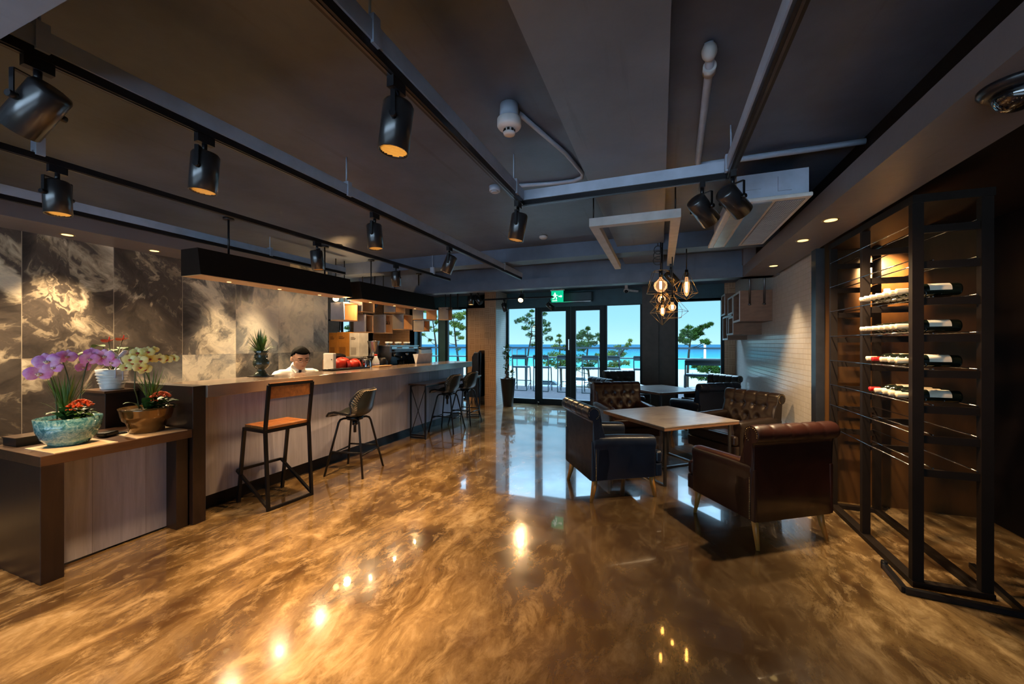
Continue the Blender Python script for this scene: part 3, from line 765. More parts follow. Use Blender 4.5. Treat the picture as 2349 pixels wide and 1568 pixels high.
# ------------------------------------------------------------------ hanging troughs
for y0, y1, lab in ((2.40, 4.34, 'long black hanging trough over the near half of the bar'), (4.53, 6.50, 'long black hanging trough over the far half of the bar')):
    r = thing('light_trough', lab, 'hanging trough', (-4.17, y0, 2.15), 0, 'hanging troughs over the bar'); L = y1 - y0
    MB().prism([(-.145, .006), (-.145, .26), (.10, .26), (.145, .006)], lambda a, b, d: V((a, d, b)), 0, L).build('shell', M['blackmatte'], r, bevel=.003)
    MB().bx(-.14, .14, .01, L - .01, 0, .006).build('underside', M['ply'], r)
    for y in (.35, L - .35): MB().cyl((0, y, .26), (0, y, .63), .010, n=8).cyl((0, y, .63), (0, y, .65), .05).build('suspension_rod', M['black'], r)
    for k in range(3):
        y = L * (.2 + .3 * k)
        l = MB().cyl((-.05, y, .0), (-.05, y, -.004), .020, n=16).build('recessed_lamp', M['lens'], r)
        ld = bpy.data.lights.new('trough_beam', 'SPOT'); ld.energy = 26; ld.color = (1, .66, .33); ld.spot_size = 2.2; ld.spot_blend = .8; ld.shadow_soft_size = .012
        lo = bpy.data.objects.new('trough_beam', ld); COL.objects.link(lo); lo.parent = r; lo.location = (-.05, y, -.02); lo.rotation_euler = (0, -.35, 0); lo['kind'] = 'helper'
# small suspended rack at the far end of the bar
r = thing('suspended_rack', 'small black rod rack hung at the far end of the bar', 'rack', (-4.32, 7.75, 2.28))
for x in (-.09, .09): MB().bar((x, 0, 0), (x, 0, .52), .022).build('rod', M['black'], r)
MB().bar((-.15, 0, 0), (.14, 0, 0), .03).bx(-.15, .14, -.1, .1, -.012, 0).build('base', M['black'], r)

# ------------------------------------------------------------------ recessed downlights
def downlight(x, y, z, label, power, ang=1.5, col=(1, .72, .41), tilt=0):
    r = thing('downlight', label, 'downlight', (x, y, z), 0, 'recessed downlights')
    MB().lathe([(.045, 0), (.052, -.004), (.055, -.001), (.055, 0)], 24).build('rim', M['brass'], r)
    MB().cyl((0, 0, -.001), (0, 0, -.0035), .040, n=20).build('lamp', M['downlamp'], r)
    ld = bpy.data.lights.new('downlight_beam', 'SPOT'); ld.energy = power; ld.color = col; ld.spot_size = ang; ld.spot_blend = .6; ld.shadow_soft_size = .03
    lo = bpy.data.objects.new('downlight_beam', ld); COL.objects.link(lo); lo.parent = r; lo.location = (0, 0, -.02); lo.rotation_euler = (0, tilt, 0); lo['kind'] = 'helper'
downlight(-5.38, 2.03, 2.56, 'recessed downlight over the marbled wall, left of the pair', 190, 1.6, tilt=-.25)
downlight(-5.38, 2.73, 2.56, 'recessed downlight over the marbled wall next to the black trough', 150, 1.4, tilt=-.3)
downlight(-5.38, 3.52, 2.56, 'recessed downlight over the marbled wall hidden behind the trough', 170, 1.4, tilt=-.3)
downlight(-5.38, 1.30, 2.56, 'recessed downlight over the marbled wall at the left edge', 160, 1.6, tilt=-.25)
downlight(-5.38, 4.05, 2.56, 'recessed downlight over the marbled wall near its far end', 170, 1.4, tilt=-.3)
downlight(1.18, 3.56, 2.42, 'recessed downlight in the soffit, nearer the wine rack', 150, 2.0)
downlight(1.18, 4.17, 2.42, 'recessed downlight in the soffit, farther from the wine rack', 90, 1.9, tilt=.2)
downlight(1.24, 5.4, 2.42, 'recessed downlight in the soffit above the tiled wall', 60, 1.5, tilt=.25)
ld = bpy.data.lights.new('alcove_lamp_beam', 'SPOT'); ld.energy = 130; ld.color = (1, .6, .24); ld.spot_size = 1.5; ld.spot_blend = .8; ld.shadow_soft_size = .04
w = thing('wall_lamp', 'small glowing amber lamp on the veneer wall behind the wine rack', 'lamp', (1.93, 4.56, 1.95))
MB().cyl((0, .04, -.06), (0, .04, .06), .03).build('bracket', M['brass'], w); MB().cyl((0, 0, -.055), (0, 0, .055), .022).build('tube_lamp', M['lens'], w)
lo = bpy.data.objects.new('alcove_lamp_beam', ld); COL.objects.link(lo); lo.parent = w; lo.location = (0, -.25, .32); lo.rotation_euler = (1.05, 0, 0); lo['kind'] = 'helper'

# ------------------------------------------------------------------ ceiling fittings
r = thing('smoke_detector', 'white round smoke detector on the ceiling beside the overhead track', 'smoke detector', (-.77, 1.99, 2.8))
MB().cyl((0, 0, 0), (0, 0, -.075), .050, .054, 24).build('mounting_box', M['steelgrey'], r)
MB().lathe([(.058, -.075), (.066, -.08), (.066, -.115), (.058, -.127), (.034, -.133)], 28).build('body', M['white'], r)
MB().lathe([(.028, -.133), (.028, -.150), (.034, -.152), (.030, -.162), (.015, -.165), (0, -.165)], 24).build('sensor_cap', M['white'], r)
s_ = MB()
for k in range(8): a = k * PI / 4 + .2; s_.box((.0285 * math.cos(a), .0285 * math.sin(a), -.142), (.008, .013, .011), Matrix.Rotation(a, 3, 'Z'))
s_.build('vent_slot', M['black'], r)
def pipe(name, label, pts, rad, m='steelgrey', cat='pipe'):
    return tag(MB().tube(pts, rad, 10).build(name, M[m]), label, cat)
pipe('conduit_pipe', 'thin grey conduit bending away from the smoke detector', [(-.74, 2.05, 2.785), (-.60, 2.6, 2.785), (-.55, 2.95, 2.785), (-.57, 3.02, 2.785), (-.64, 3.06, 2.785), (-.8, 3.05, 2.785), (-1.15, 2.98, 2.785)], .014)
r = thing('junction_box', 'small round grey junction box on the dark ceiling', 'junction box', (-1.28, 2.98, 2.8)); MB().cyl((0, 0, 0), (0, 0, -.04), .05, .045).build('body', M['steelgrey'], r); MB().cyl((0, 0, -.04), (0, 0, -.05), .03).build('cover', M['steelgrey'], r)
r = thing('sprinkler_pipe', 'grey sprinkler pipe with elbow running over the ceiling by the rail', 'pipe', (0, 0, 0))
MB().tube([(.195, 1.88, 2.80), (.20, 1.90, 2.755), (.205, 1.96, 2.74), (.21, 2.1, 2.745), (.24, 3.0, 2.76), (.255, 3.05, 2.76), (.32, 3.05, 2.76), (1.19, 3.06, 2.76)], .019, 12).build('tube', M['steelgrey'], r)
MB().sph((.197, 1.89, 2.765), (.032, .032, .04)).cyl((.205, 1.95, 2.742), (.207, 2.0, 2.742), .028).build('elbow_fitting', M['ltgrey'], r)
r = thing('dome_speaker', 'shiny black dome camera under the soffit at the upper right', 'dome camera', (1.18, 1.93, 2.42))
MB().lathe([(.098, 0), (.098, -.012), (.085, -.026), (.066, -.03)], 32).build('base_ring', M['black'], r)
MB().lathe([(.064, -.028), (.062, -.05), (.050, -.074), (.028, -.088), (0, -.092)], 32).build('dome', mat('glossy_black_dome', (.006, .006, .008), .04, coat=1), r)
# cassette air conditioner
r = thing('ceiling_air_conditioner', 'long ceiling cassette air conditioner with slatted grille', 'air conditioner', (.46, 3.18, 2.5))
MB().bx(0.0, .50, 0, 1.38, .0, .028).build('fascia', mat('warm_grey_plastic', (.62, .60, .56), .35), r, bevel=.008)
MB().bx(.045, .13, .04, 1.33, -.006, .0).build('outlet_flap', mat('pale_flap', (.40, .46, .46), .25), r)
MB().bx(.15, .27, .03, 1.35, -.010, .0).build('centre_panel', M['steel'], r)
g = MB(); R_K = .06; R_K2 = .303
for k in range(46): g.bx(.30, .465, R_K + k * .0275, R_K + .005 + k * .0275, -.004, -.002)
for k in range(12): g.bx(.30 + k * .0145, R_K2 + k * .0145, .055, 1.325, -.0035, -.002)
g.build('intake_grille', M['ltgrey'], r); MB().bx(.295, .47, .05, 1.33, -.002, -.0005).build('filter_screen', M['black'], r)
MB().bx(.05, .48, .02, 1.30, .028, .20).build('casing', M['steelgrey'], r)
MB().bx(.10, .20, .012, .02, .09, .15).bx(.30, .38, .008, .02, .06, .16).build('valve_cover', M['steelgrey'], r)
# exit sign
r = thing('exit_sign', 'green emergency exit sign with running figure and arrow, hung before the doors', 'exit sign', (-2.22, 8.8, 2.595))
MB().bx(-.138, .138, -.018, .018, -.13, .13).build('sign_box', M['signgreen'], r)
f = MB(); y = -.0195
def flat(poly): f.prism(poly, lambda a, b, d: V((a, d, b)), y, y + .001)
flat([(.03, -.012), (.085, -.012), (.085, -.035), (.118, .0), (.085, .035), (.085, .012), (.03, .012)])
f.sph((-.052, y, .072), (.017, .002, .017), 14, 8)
for p in ([(-.07, .05), (-.035, .055), (-.03, .0), (-.065, -.01)], [(-.035, .05), (-.005, .025), (.012, .032), (.016, .022), (-.006, .010), (-.036, .030)], [(-.07, .05), (-.105, .028), (-.098, -.005), (-.086, -.002), (-.090, .020), (-.068, .034)],
          [(-.048, .0), (-.03, .0), (-.004, -.035), (-.018, -.08), (-.033, -.075), (-.024, -.038)], [(-.065, -.008), (-.048, -.005), (-.066, -.055), (-.11, -.06), (-.11, -.046), (-.076, -.040)], [(-.115, -.105), (-.115, -.09), (.0, -.09), (.0, -.105)]): flat(p)
f.build('running_figure', M['signwhite'], r); MB().bx(-.16, .16, -.025, .025, .13, .155).build('top_housing', M['white'], r)
for x in (-.1, .1): MB().cyl((x, 0, .155), (x, 0, .205), .006, n=8).build('hanger', M['white'], r)
r = thing('wall_air_conditioner', 'slim dark air conditioner mounted over the glazed doors', 'air conditioner', (-1.95, 9.44, 2.52)); MB().bx(-.45, .45, -.20, 0, 0, .22).build('body', mat('dark_teal_plastic', (.02, .05, .065), .4), r, bevel=.02); MB().bx(-.42, .42, -.21, -.05, -.02, 0).build('air_flap', M['steel'], r)
r = thing('security_camera', 'small white security camera with black dome by the taupe column', 'camera', (-.70, 8.9, 2.80)); MB().bx(-.03, .03, -.03, .03, -.11, 0).bar((0, 0, -.12), (.22, .3, -.12), .04).build('bracket', M['white'], r)
MB().sph((0, 0, -.13), (.062, .062, .055)).build('housing', M['white'], r); MB().sph((0, -.03, -.15), (.042, .042, .042)).build('lens_dome', M['black'], r)
for i, (x, y) in enumerate(((-2.62, 2.45), (-3.95, 4.0))):
    o = MB().cyl((0, 0, 0), (0, 0, -.008), .055, n=20).build('ceiling_plate', M['blackmatte']); o.location = (x, y, 2.8)
    tag(o, ('round black blanking plate on the ceiling beyond the long track', 'round black blanking plate on the ceiling above the bar trough')[i], 'ceiling plate')
o = MB().lathe([(.05, 0), (.05, -.02), (.03, -.035), (0, -.037)], 20).build('heat_sensor', M['ltgrey']); o.location = (-1.32, 4.55, 2.8); tag(o, 'small pale round heat sensor on the far ceiling', 'sensor')

# ------------------------------------------------------------------ wire cage pendants
def pendant(x, y, ztop, zs, label, kind, br=.045, bh=.05):
    r = thing('pendant_lamp', label, 'pendant lamp', (x, y, zs), 0, 'wire cage pendant lamps')
    MB().cyl((0, 0, .06), (0, 0, ztop - zs), .0065, n=8).build('cord', M['black'], r)
    MB().cyl((0, 0, -.02), (0, 0, .065), .021, .019).build('socket', M['black'], r)
    zc = -.03 - bh
    MB().lathe([(.014, -.02), (.016, -.035), (br * .55, zc + bh * .62), (br * .9, zc + bh * .35), (br, zc), (br * .88, zc - bh * .45), (br * .5, zc - bh * .86), (0, zc - bh)], 20).build('bulb', M['bulb'], r)
    f = MB(); h = bh * .55
    for k in range(4):
        a = k * PI / 2; f.tube([(.010 * math.cos(a), .010 * math.sin(a), zc + h), (.013 * math.cos(a + .4), .013 * math.sin(a + .4), zc), (.009 * math.cos(a), .009 * math.sin(a), zc - h)], .0022, 5)
    f.build('filament', M['filament'], r)
    if kind:
        c = MB()
        def ring(R_, z, n, ph=0): return [V((R_ * math.cos(2 * PI * k / n + ph), R_ * math.sin(2 * PI * k / n + ph), z)) for k in range(n)]
        def edges(A, B, sh=0):
            for k in range(len(A)): c.cyl(A[k], B[(k + sh) % len(B)], .0020, n=5)
        def loop(A):
            for k in range(len(A)): c.cyl(A[k], A[(k + 1) % len(A)], .0020, n=5)
        if kind == 'box':
            a, b = ring(.10, .05, 5, .3), ring(.185, -.20, 5, .1); t_ = ring(.03, .06, 5, .3); loop(a); loop(b); edges(a, b); edges(t_, a)
        elif kind == 'cone':
            a, b = ring(.024, .03, 6), ring(.125, -.21, 6); bt = [V((0, 0, -.29))] * 6; loop(a); loop(b); edges(a, b); edges(b, bt)
        elif kind == 'diamond':
            a, b = ring(.03, .03, 5), ring(.145, -.11, 5, .4); bt = [V((0, 0, -.26))] * 5; loop(a); loop(b); edges(a, b); edges(b, bt); edges(a, b, 1)
        elif kind == 'flat':
            a, b = ring(.05, .03, 4, .5), ring(.20, -.12, 4, .5); loop(a); loop(b); edges(a, b); d_ = ring(.12, -.20, 4, .9); loop(d_); edges(b, d_)
        c.build('wire_cage', M['brass'], r)
    return r
pendant(.0, 4.95, 2.80, 2.31, 'large globe bulb pendant in an angular wire cage, biggest of the cluster', 'box', .078, .085)
pendant(.012, 5.22, 2.80, 2.145, 'globe pendant hanging directly below the big globe bulb', 'diamond', .048, .052)
pendant(.02, 4.98, 2.80, 1.985, 'lowest pendant of the cluster with slim bulb and pointed cage', 'diamond', .030, .06)
pendant(.125, 4.86, 2.80, 2.0, 'small round bulb pendant in a flat open cage by the window', 'flat', .042, .046)
pendant(.285, 5.05, 2.80, 2.31, 'long cone cage pendant with tubular bulb, rightmost of the cluster', 'cone', .034, .11)
c_ = MB()
for k in range(3):
    c_.tube([(-.03 + .055 * math.cos(a) * (.8 + .1 * k), 4.98 + .02 * k, 2.62 - .06 * k + .05 * math.sin(a)) for a in [i * PI / 8 for i in range(17)]], .005, 6)
c_.tube([(-.03, 4.98, 2.8), (-.03, 4.98, 2.66)], .005, 6)
tag(c_.build('spare_cable_coil', M['black']), 'loose black cable coil tied up above the pendant cluster', 'cable')

# ------------------------------------------------------------------ wine rack
r = thing('wine_rack', 'tall black metal wine rack with open bays and steel rods', 'wine rack', (0, 0, 0))
LV = [2.23, 2.01, 1.786, 1.56, 1.34, 1.12, .935, .73]
FR = [(3.17, .055), (3.82, .05), (4.42, .05)]
for y, w in FR:
    for x in (1.485, 1.80): MB().bx(x - w / 2, x + w / 2, y - .02, y + .02, .03, 2.42).build('post', M['blackmatte'], r)
    for z in LV: MB().bx(1.50, 1.79, y - .012, y + .012, z - .045, z).build('rung', M['blackmatte'], r)
for z in LV:
    for x, dz in ((1.462, .012), (1.565, .006), (1.765, .012)): MB().cyl((x, 3.17, z + dz), (x, 4.42, z + dz), .0042, n=8).build('rod', M['chrome'], r)
MB().bx(1.455, 1.515, 3.14, 4.45, .0, .035).bx(1.775, 1.83, 3.14, 4.45, 0, .035).bx(1.515, 1.775, 3.14, 3.19, 0, .035).bx(1.515, 1.775, 4.40, 4.45, 0, .035).build('base_frame', M['blackmatte'], r)
MB().bx(1.455, 1.83, 3.14, 4.45, 2.37, 2.42).build('top_frame', M['blackmatte'], r)
r = thing('floor_guard', 'low black metal guard rail lying around the foot of the wine rack', 'guard rail', (0, 0, 0))
MB().bar((1.40, 3.34, .02), (1.375, 3.05, .02), .03).bar((1.375, 3.05, .02), (1.87, 3.0, .02), .03).bar((1.87, 3.0, .02), (1.95, 3.55, .02), .03).build('rail', M['black'], r); MB().cyl((1.40, 3.34, 0), (1.40, 3.34, .05), .018).build('end_stop', M['black'], r)
def bottle(x, y, z, foil, label, group):
    b = thing('wine_bottle', label, 'wine bottle', (x, y, z), R.uniform(-.008, .008), group)
    prof = [(.0, .30), (.036, .30), (.0385, .292), (.0385, .12), (.035, .10), (.022, .082), (.0155, .07), (.0145, .0), (0, .0)]
    def lx(mb, pr, n=18, off=0):
        vs = []; fs = []
        for q, d in pr:
            for k in range(n): a = 2 * PI * k / n; vs.append(V((d, q * math.cos(a), q * math.sin(a))))
        for i in range(len(pr) - 1):
            for k in range(n): fs.append((i * n + k, i * n + (k + 1) % n, (i + 1) * n + (k + 1) % n, (i + 1) * n + k))
        return mb.add(vs, fs, True)
    lx(MB(), prof).build('glass_body', M['bottle'], b)
    lx(MB(), [(0, -.004), (.016, -.003), (.0165, .0), (.0165, .055), (.0160, .058)]).build('neck_foil', foil, b)
    lab = MB(); n = 14
    lab.grid(lambda u, v: V((.145 + .105 * u, .0392 * math.cos(PI * (-.04 + 1.08 * v)), .0392 * math.sin(PI * (-.04 + 1.08 * v)))), 1, n); lab.build('paper_label', M['label'], b)
    return b
ORD = ['nearest the front post', 'second from the front post', 'third from the front post', 'fourth from the front post', 'fifth from the front post', 'sixth from the front post', 'seventh from the front post', 'eighth from the front post']
for lev, (zi, n, step, red, nm) in enumerate(((2, 7, .082, -1, 'top filled shelf'), (3, 7, .080, -1, 'second filled shelf'), (4, 5, .100, 3, 'third filled shelf'), (5, 5, .088, 4, 'lowest filled shelf'))):
    for k in range(n):
        isr = k == red
        bottle(1.425 + R.uniform(-.006, .006), 3.245 + k * step, LV[zi] + .055, M['foilr'] if isr else M['foilc'],
               ('red capped wine bottle, ' if isr else 'cream capped wine bottle, ') + ORD[k] + ' on the ' + nm, 'wine bottles lying in the rack')

# ------------------------------------------------------------------ display boxes on the tiled wall
for i, (y0, y1, x0, z0, z1, lab) in enumerate((
    (6.46, 7.02, 1.07, 1.83, 2.27, 'largest brown display box with white edge, nearest on the tiled wall'),
    (7.08, 7.54, 1.08, 1.65, 1.95, 'brown display box just below and beyond the largest one'),
    (7.60, 8.10, 1.15, 2.02, 2.33, 'small upper display box behind the largest one'),
    (7.62, 8.16, 1.14, 1.66, 2.01, 'lower middle display box with dark inside'),
    (8.30, 8.75, 1.13, 2.05, 2.45, 'upper display box nearest the window'),
    (8.20, 8.80, 1.16, 1.58, 2.03, 'lower display box nearest the window'))):
    r = thing('display_box', lab, 'display box', (1.47, y0, z0), 0, 'display boxes on the tiled wall'); d = 1.47 - x0; w = y1 - y0; h = z1 - z0; t_ = .018
    MB().bx(-d, 0, 0, t_, 0, h).bx(-d, 0, w - t_, w, 0, h).bx(-d, 0, t_, w - t_, 0, t_).bx(-d, 0, t_, w - t_, h - t_, h).bx(-.02, 0, t_, w - t_, t_, h - t_).build('case', M['boxbrown'], r)
    e = MB(); E_ = .03
    e.bx(-d - .006, -d, 0, E_, 0, h).bx(-d - .006, -d, w - E_, w, 0, h).bx(-d - .006, -d, E_, w - E_, 0, E_).bx(-d - .006, -d, E_, w - E_, h - E_, h); e.build('white_edge', M['whitepaint'], r)
    if i == 0:
        for x in (-.28, -.10): MB().cyl((x, -.012, h - .20), (x, -.012, 2.80 - z0 if x < -.2 else 2.80 - z0), .013, n=10).sph((x, -.012, h - .20), (.022, .012, .016), 10, 6).build('hanging_rod', M['darksteel'], r)
# ------------------------------------------------------------------ hanging open boxes above the bar back
BX = [(4.66, .30, 1.86, 2.14, 'grey sided box with open front, leftmost of the row over the bar'), (5.06, .30, 2.02, 2.24, 'high grey sided box beside the dark speaker over the bar'),
      (5.14, .19, 1.69, 1.985, 'low square grey sided box with tile showing through its open half'), (5.63, .20, 1.69, 2.02, 'low grey sided box with glasses hanging under its top board'),
      (5.90, .30, 2.07, 2.25, 'high warm lit box tucked under the far trough'), (6.14, .30, 1.77, 2.06, 'middle grey sided box with a pale bottom shelf'),
      (6.79, .52, 2.0, 2.24, 'wide high box lit blue by the window'), (6.82, .22, 1.76, 1.985, 'small low box lit blue by the window'), (7.80, .18, 2.05, 2.34, 'grey box at the far end under the suspended rack')]
for i, (y0, w, z0, z1, lab) in enumerate(BX):
    r = thing('hanging_box', lab, 'open shelf box', (-4.5, y0, z0), 0, 'open boxes hung over the bar'); d = .25; h = z1 - z0; t_ = .015
    MB().bx(-d, 0, 0, t_, 0.016, h).build('side_panel', M['grylam'], r)
    MB().bx(-d, 0, 0, w, 0, t_).bx(-d, 0, w - t_, w, t_, h - t_).bx(-d, 0, t_, w, h - t_, h).build('case', M['ply'], r)
    s_ = MB()
    for x in (-.19, -.06): s_.cyl((x, -.003, h - .03), (x, .002, h - .03), .006, n=8)
    s_.build('screw_heads', M['chrome'], r)
    MB().cyl((-d / 2, w / 2, h), (-d / 2, w / 2, {2: 2.02, 7: 2.0}.get(i, 2.8) - z0), .008, n=8).build('suspension_rod', M['black'], r)
    if i == 3:
        for k in range(5):
            g = thing('stem_glass', 'clear stem glass hanging upside down, number %s along the low box' % ['one', 'two', 'three', 'four', 'five'][k], 'glass', (-4.56 - .035 * (k % 2), y0 + .035 + .030 * k, z1 - .02), 0, 'stem glasses hung under a box')
            MB().lathe([(.024, 0), (.004, -.004), (.003, -.07), (.012, -.085), (.022, -.11), (.019, -.15)], 14).build('bowl', M['clear'], g)
r = thing('bar_speaker', 'dark cylinder speaker hanging among the boxes over the bar', 'speaker', (-4.62, 5.5, 2.18), .6); MB().cyl((0, -.12, -.02), (0, .10, .03), .055).build('body', M['black'], r); MB().cyl((0, 0, .05), (0, 0, .62), .008, n=8).build('rod', M['black'], r)
r = thing('globe_lamp', 'round glowing lamp at the left end of the boxes over the bar', 'lamp', (-4.62, 4.63, 2.19)); MB().sph((0, 0, 0), .042).build('globe', M['hotlens'], r); MB().cyl((0, 0, .04), (0, 0, .61), .008, n=8).build('rod', M['black'], r)
ld = bpy.data.lights.new('globe_glow', 'POINT'); ld.energy = 22; ld.color = (1, .62, .28); ld.shadow_soft_size = .05
lo = bpy.data.objects.new('globe_glow', ld); COL.objects.link(lo); lo.parent = r; lo.location = (.12, .1, -.05); lo['kind'] = 'helper'
for y, nm in ((5.6, 'nearest'), (6.4, 'middle'), (7.6, 'farthest')):
    ld = bpy.data.lights.new('shelf_spot_beam', 'SPOT'); ld.energy = 70; ld.color = (1, .62, .28); ld.spot_size = 2.0; ld.spot_blend = .7; ld.shadow_soft_size = .04
    r = thing('ceiling_spot', 'lit ceiling spot hidden above the boxes over the bar, ' + nm + ' of three', 'spotlight', (-5.6, y, 2.8), 0, 'ceiling spots over the bar back'); MB().cyl((0, 0, 0), (0, 0, -.08), .05).build('body', M['black'], r); MB().cyl((0, 0, -.08), (0, 0, -.083), .04).build('lamp', M['lens'], r)
    lo = bpy.data.objects.new('shelf_spot_beam', ld); COL.objects.link(lo); lo.parent = r; lo.location = (0, 0, -.1); lo.rotation_euler = (.45, -.1, 0); lo['kind'] = 'helper'
# ------------------------------------------------------------------ plants
def leafblade(mb, p0, p1, w, sag=.0, n=6, fold=.15):
    p0, p1 = V(p0), V(p1); d = p1 - p0; s = d.cross(V((0, 0, 1)))
    s = s.normalized() if s.length > 1e-4 else V((1, 0, 0))
    up = s.cross(d).normalized(); vs = []; fs = []
    for i in range(n + 1):
        t = i / n; p = p0 + d * t + V((0, 0, 1)) * sag * 4 * t * (1 - t)
        ww = w * (math.sin(PI * min(1, .12 + .88 * t)) ** .8 if t < 1 else .02)
        vs += [p - s * ww + up * ww * fold, p, p + s * ww + up * ww * fold]
    for i in range(n):
        a = i * 3; fs += [(a, a + 1, a + 4, a + 3), (a + 1, a + 2, a + 5, a + 4)]
    mb.add(vs, fs, True)
def blossom(parent, c, face, size, pm, lm, roll=0):
    f = V(face).normalized(); u = V((0, 0, 1)); r_ = f.cross(u).normalized(); u = r_.cross(f)
    def petal(mb, ang, L, W, back):
        ca, sa = math.cos(ang + roll), math.sin(ang + roll); d = r_ * ca + u * sa; s = -r_ * sa + u * ca
        def fn(a, b):
            t = b; w = W * math.sin(PI * (.06 + .90 * t)) ** .7; x = (a - .5) * 2
            return V(c) + d * (L * t) + s * (w * x) + f * (back + .18 * L * math.sin(t * 2.2) - .10 * L * x * x * t)
        mb.grid(fn, 6, 7)
    m = MB()
    for a in (90, 215, 325): petal(m, math.radians(a), size * .98, size * .40, -.004)
    for a in (12, 168): petal(m, math.radians(a), size * 1.08, size * .66, .002)
    b = m.build('blossom', pm, parent)
    l = MB(); l.sph(V(c) + f * size * .22 - u * size * .16, (size * .17, size * .17, size * .15), 8, 6); l.sph(V(c) + f * size * .22 + u * size * .02, size * .10, 8, 6)
    for s in (-1, 1): l.sph(V(c) + f * size * .2 + r_ * size * .16 * s - u * size * .06, size * .10, 6, 5)
    l.build('lip', lm, b)
    return b
CAMD = (.93, -.36, .02)
def jit(k=.25): return V(CAMD) + V((R.uniform(-k, k), R.uniform(-k, k), R.uniform(-k, k * .4)))
def flowerhead(mb, c, r, n=26):
    for i in range(n):
        a = R.uniform(0, 2 * PI); q = r * math.sqrt(R.random()); p = V(c) + V((q * math.cos(a), q * math.sin(a), (r * .7) * (1 - (q / r) ** 2)))
        mb.sph(p, (r * .15, r * .15, r * .12), 7, 5)
        for k in range(4):
            b = k * PI / 2 + a; t = p + V((math.cos(b), math.sin(b), .25)) * r * .22
            leafblade(mb, p, t, r * .13, n=3)
def orchid_planter(name, label, loc, prof, pm, blossoms, spikes, petm, lipm, head, size, bright):
    r = thing(name, label, 'potted orchid', loc)
    L = V(loc); rr = prof[-1][0]; hh = prof[-1][1]
    MB().lathe(prof + [(rr - .008, hh + .002), (rr - .015, hh - .02)], 40).build('bowl', pm, r)
    MB().lathe([(0, hh - .028), (rr * .5, hh - .012), (rr - .012, hh - .03)], 28).build('soil', M['soil'], r)
    for k, (base, pts) in enumerate(spikes):
        q = [V(base)] + [V(p) - L for p in pts]; fine = []
        for i in range(len(q) - 1):
            for j in range(5):
                t = j / 5; p = q[i].lerp(q[i + 1], t); fine.append(p + V((0, 0, .02 * math.sin(PI * t))))
        fine.append(q[-1]); MB().tube(fine, .0042, 6).build('flower_stem', M['stemgreen'], r)
    for p in blossoms:
        blossom(r, V(p[:3]) - L, jit(), size * (p[3] if len(p) > 3 else 1), petm, lipm, R.uniform(-.2, .2))
    lv = MB()
    for k in range(9):
        a = R.uniform(0, 2 * PI); d = R.uniform(.08, .16); leafblade(lv, (.03 * math.cos(a), .03 * math.sin(a), hh - .02), (d * math.cos(a), d * math.sin(a), hh + R.uniform(.02, .09)), .028, .03)
    lv.build('orchid_leaves', M['leaf'], r)
    gb = MB()
    for k in range(70):
        a = R.uniform(0, 2 * PI); h = R.uniform(.10, .33); d = R.uniform(.02, .15); c = V((-.02, -.01 + (.0 if bright else .05), hh - .02))
        leafblade(gb, c, c + V((d * math.cos(a), d * math.sin(a), h)), .0034, .03, 6)
    gb.build('grass_fronds', M['leaf2'], r)
    cl = MB(); hx, hy = head
    for k in range(60):
        a = R.uniform(0, 2 * PI); d = R.uniform(.02, .10); z = hh + R.uniform(-.01, .05); c = V((hx + d * .4 * math.cos(a), hy + d * .4 * math.sin(a), z))
        leafblade(cl, c, V((hx + d * 1.2 * math.cos(a), hy + d * 1.2 * math.sin(a), z + R.uniform(-.015, .015))), .019, .008, 4)
    cl.build('kalanchoe_leaves', M['leaf'], r)
    hd = MB(); flowerhead(hd, (hx, hy, hh + .075), .062, 60); flowerhead(hd, (hx + .03, hy - .065, hh + .05), .026, 14); hd.build('orange_flower_head', M['orange'], r)
    return r
orchid_planter('orchid_planter', 'turquoise glazed bowl of magenta orchids on the low bench', (-3.86, 1.465, .804),
    [(.07, 0), (.095, .006), (.135, .05), (.158, .11), (.167, .19)], M['blueglaze'],
    [(-3.78, 1.33, 1.385, 1.2), (-3.80, 1.30, 1.31, 1.25), (-3.77, 1.355, 1.345, .9), (-3.84, 1.405, 1.405, .85), (-3.82, 1.44, 1.415, .95), (-3.80, 1.545, 1.395, 1.0), (-3.86, 1.535, 1.335, .8), (-3.84, 1.575, 1.435, .85), (-3.79, 1.62, 1.415, 1.05), (-3.80, 1.665, 1.365, .9), (-3.85, 1.605, 1.38, .85)],
    [((-.02, -.05, .18), [(-3.86, 1.40, 1.15), (-3.84, 1.36, 1.30), (-3.82, 1.32, 1.33)]), ((.0, .0, .18), [(-3.86, 1.47, 1.2), (-3.86, 1.43, 1.39), (-3.82, 1.33, 1.37)]), ((.02, .04, .18), [(-3.85, 1.52, 1.15), (-3.84, 1.55, 1.36), (-3.83, 1.60, 1.41), (-3.80, 1.66, 1.36)])],
    M['pinkpetal'], M['lipmag'], (.07, .03), .050, True)
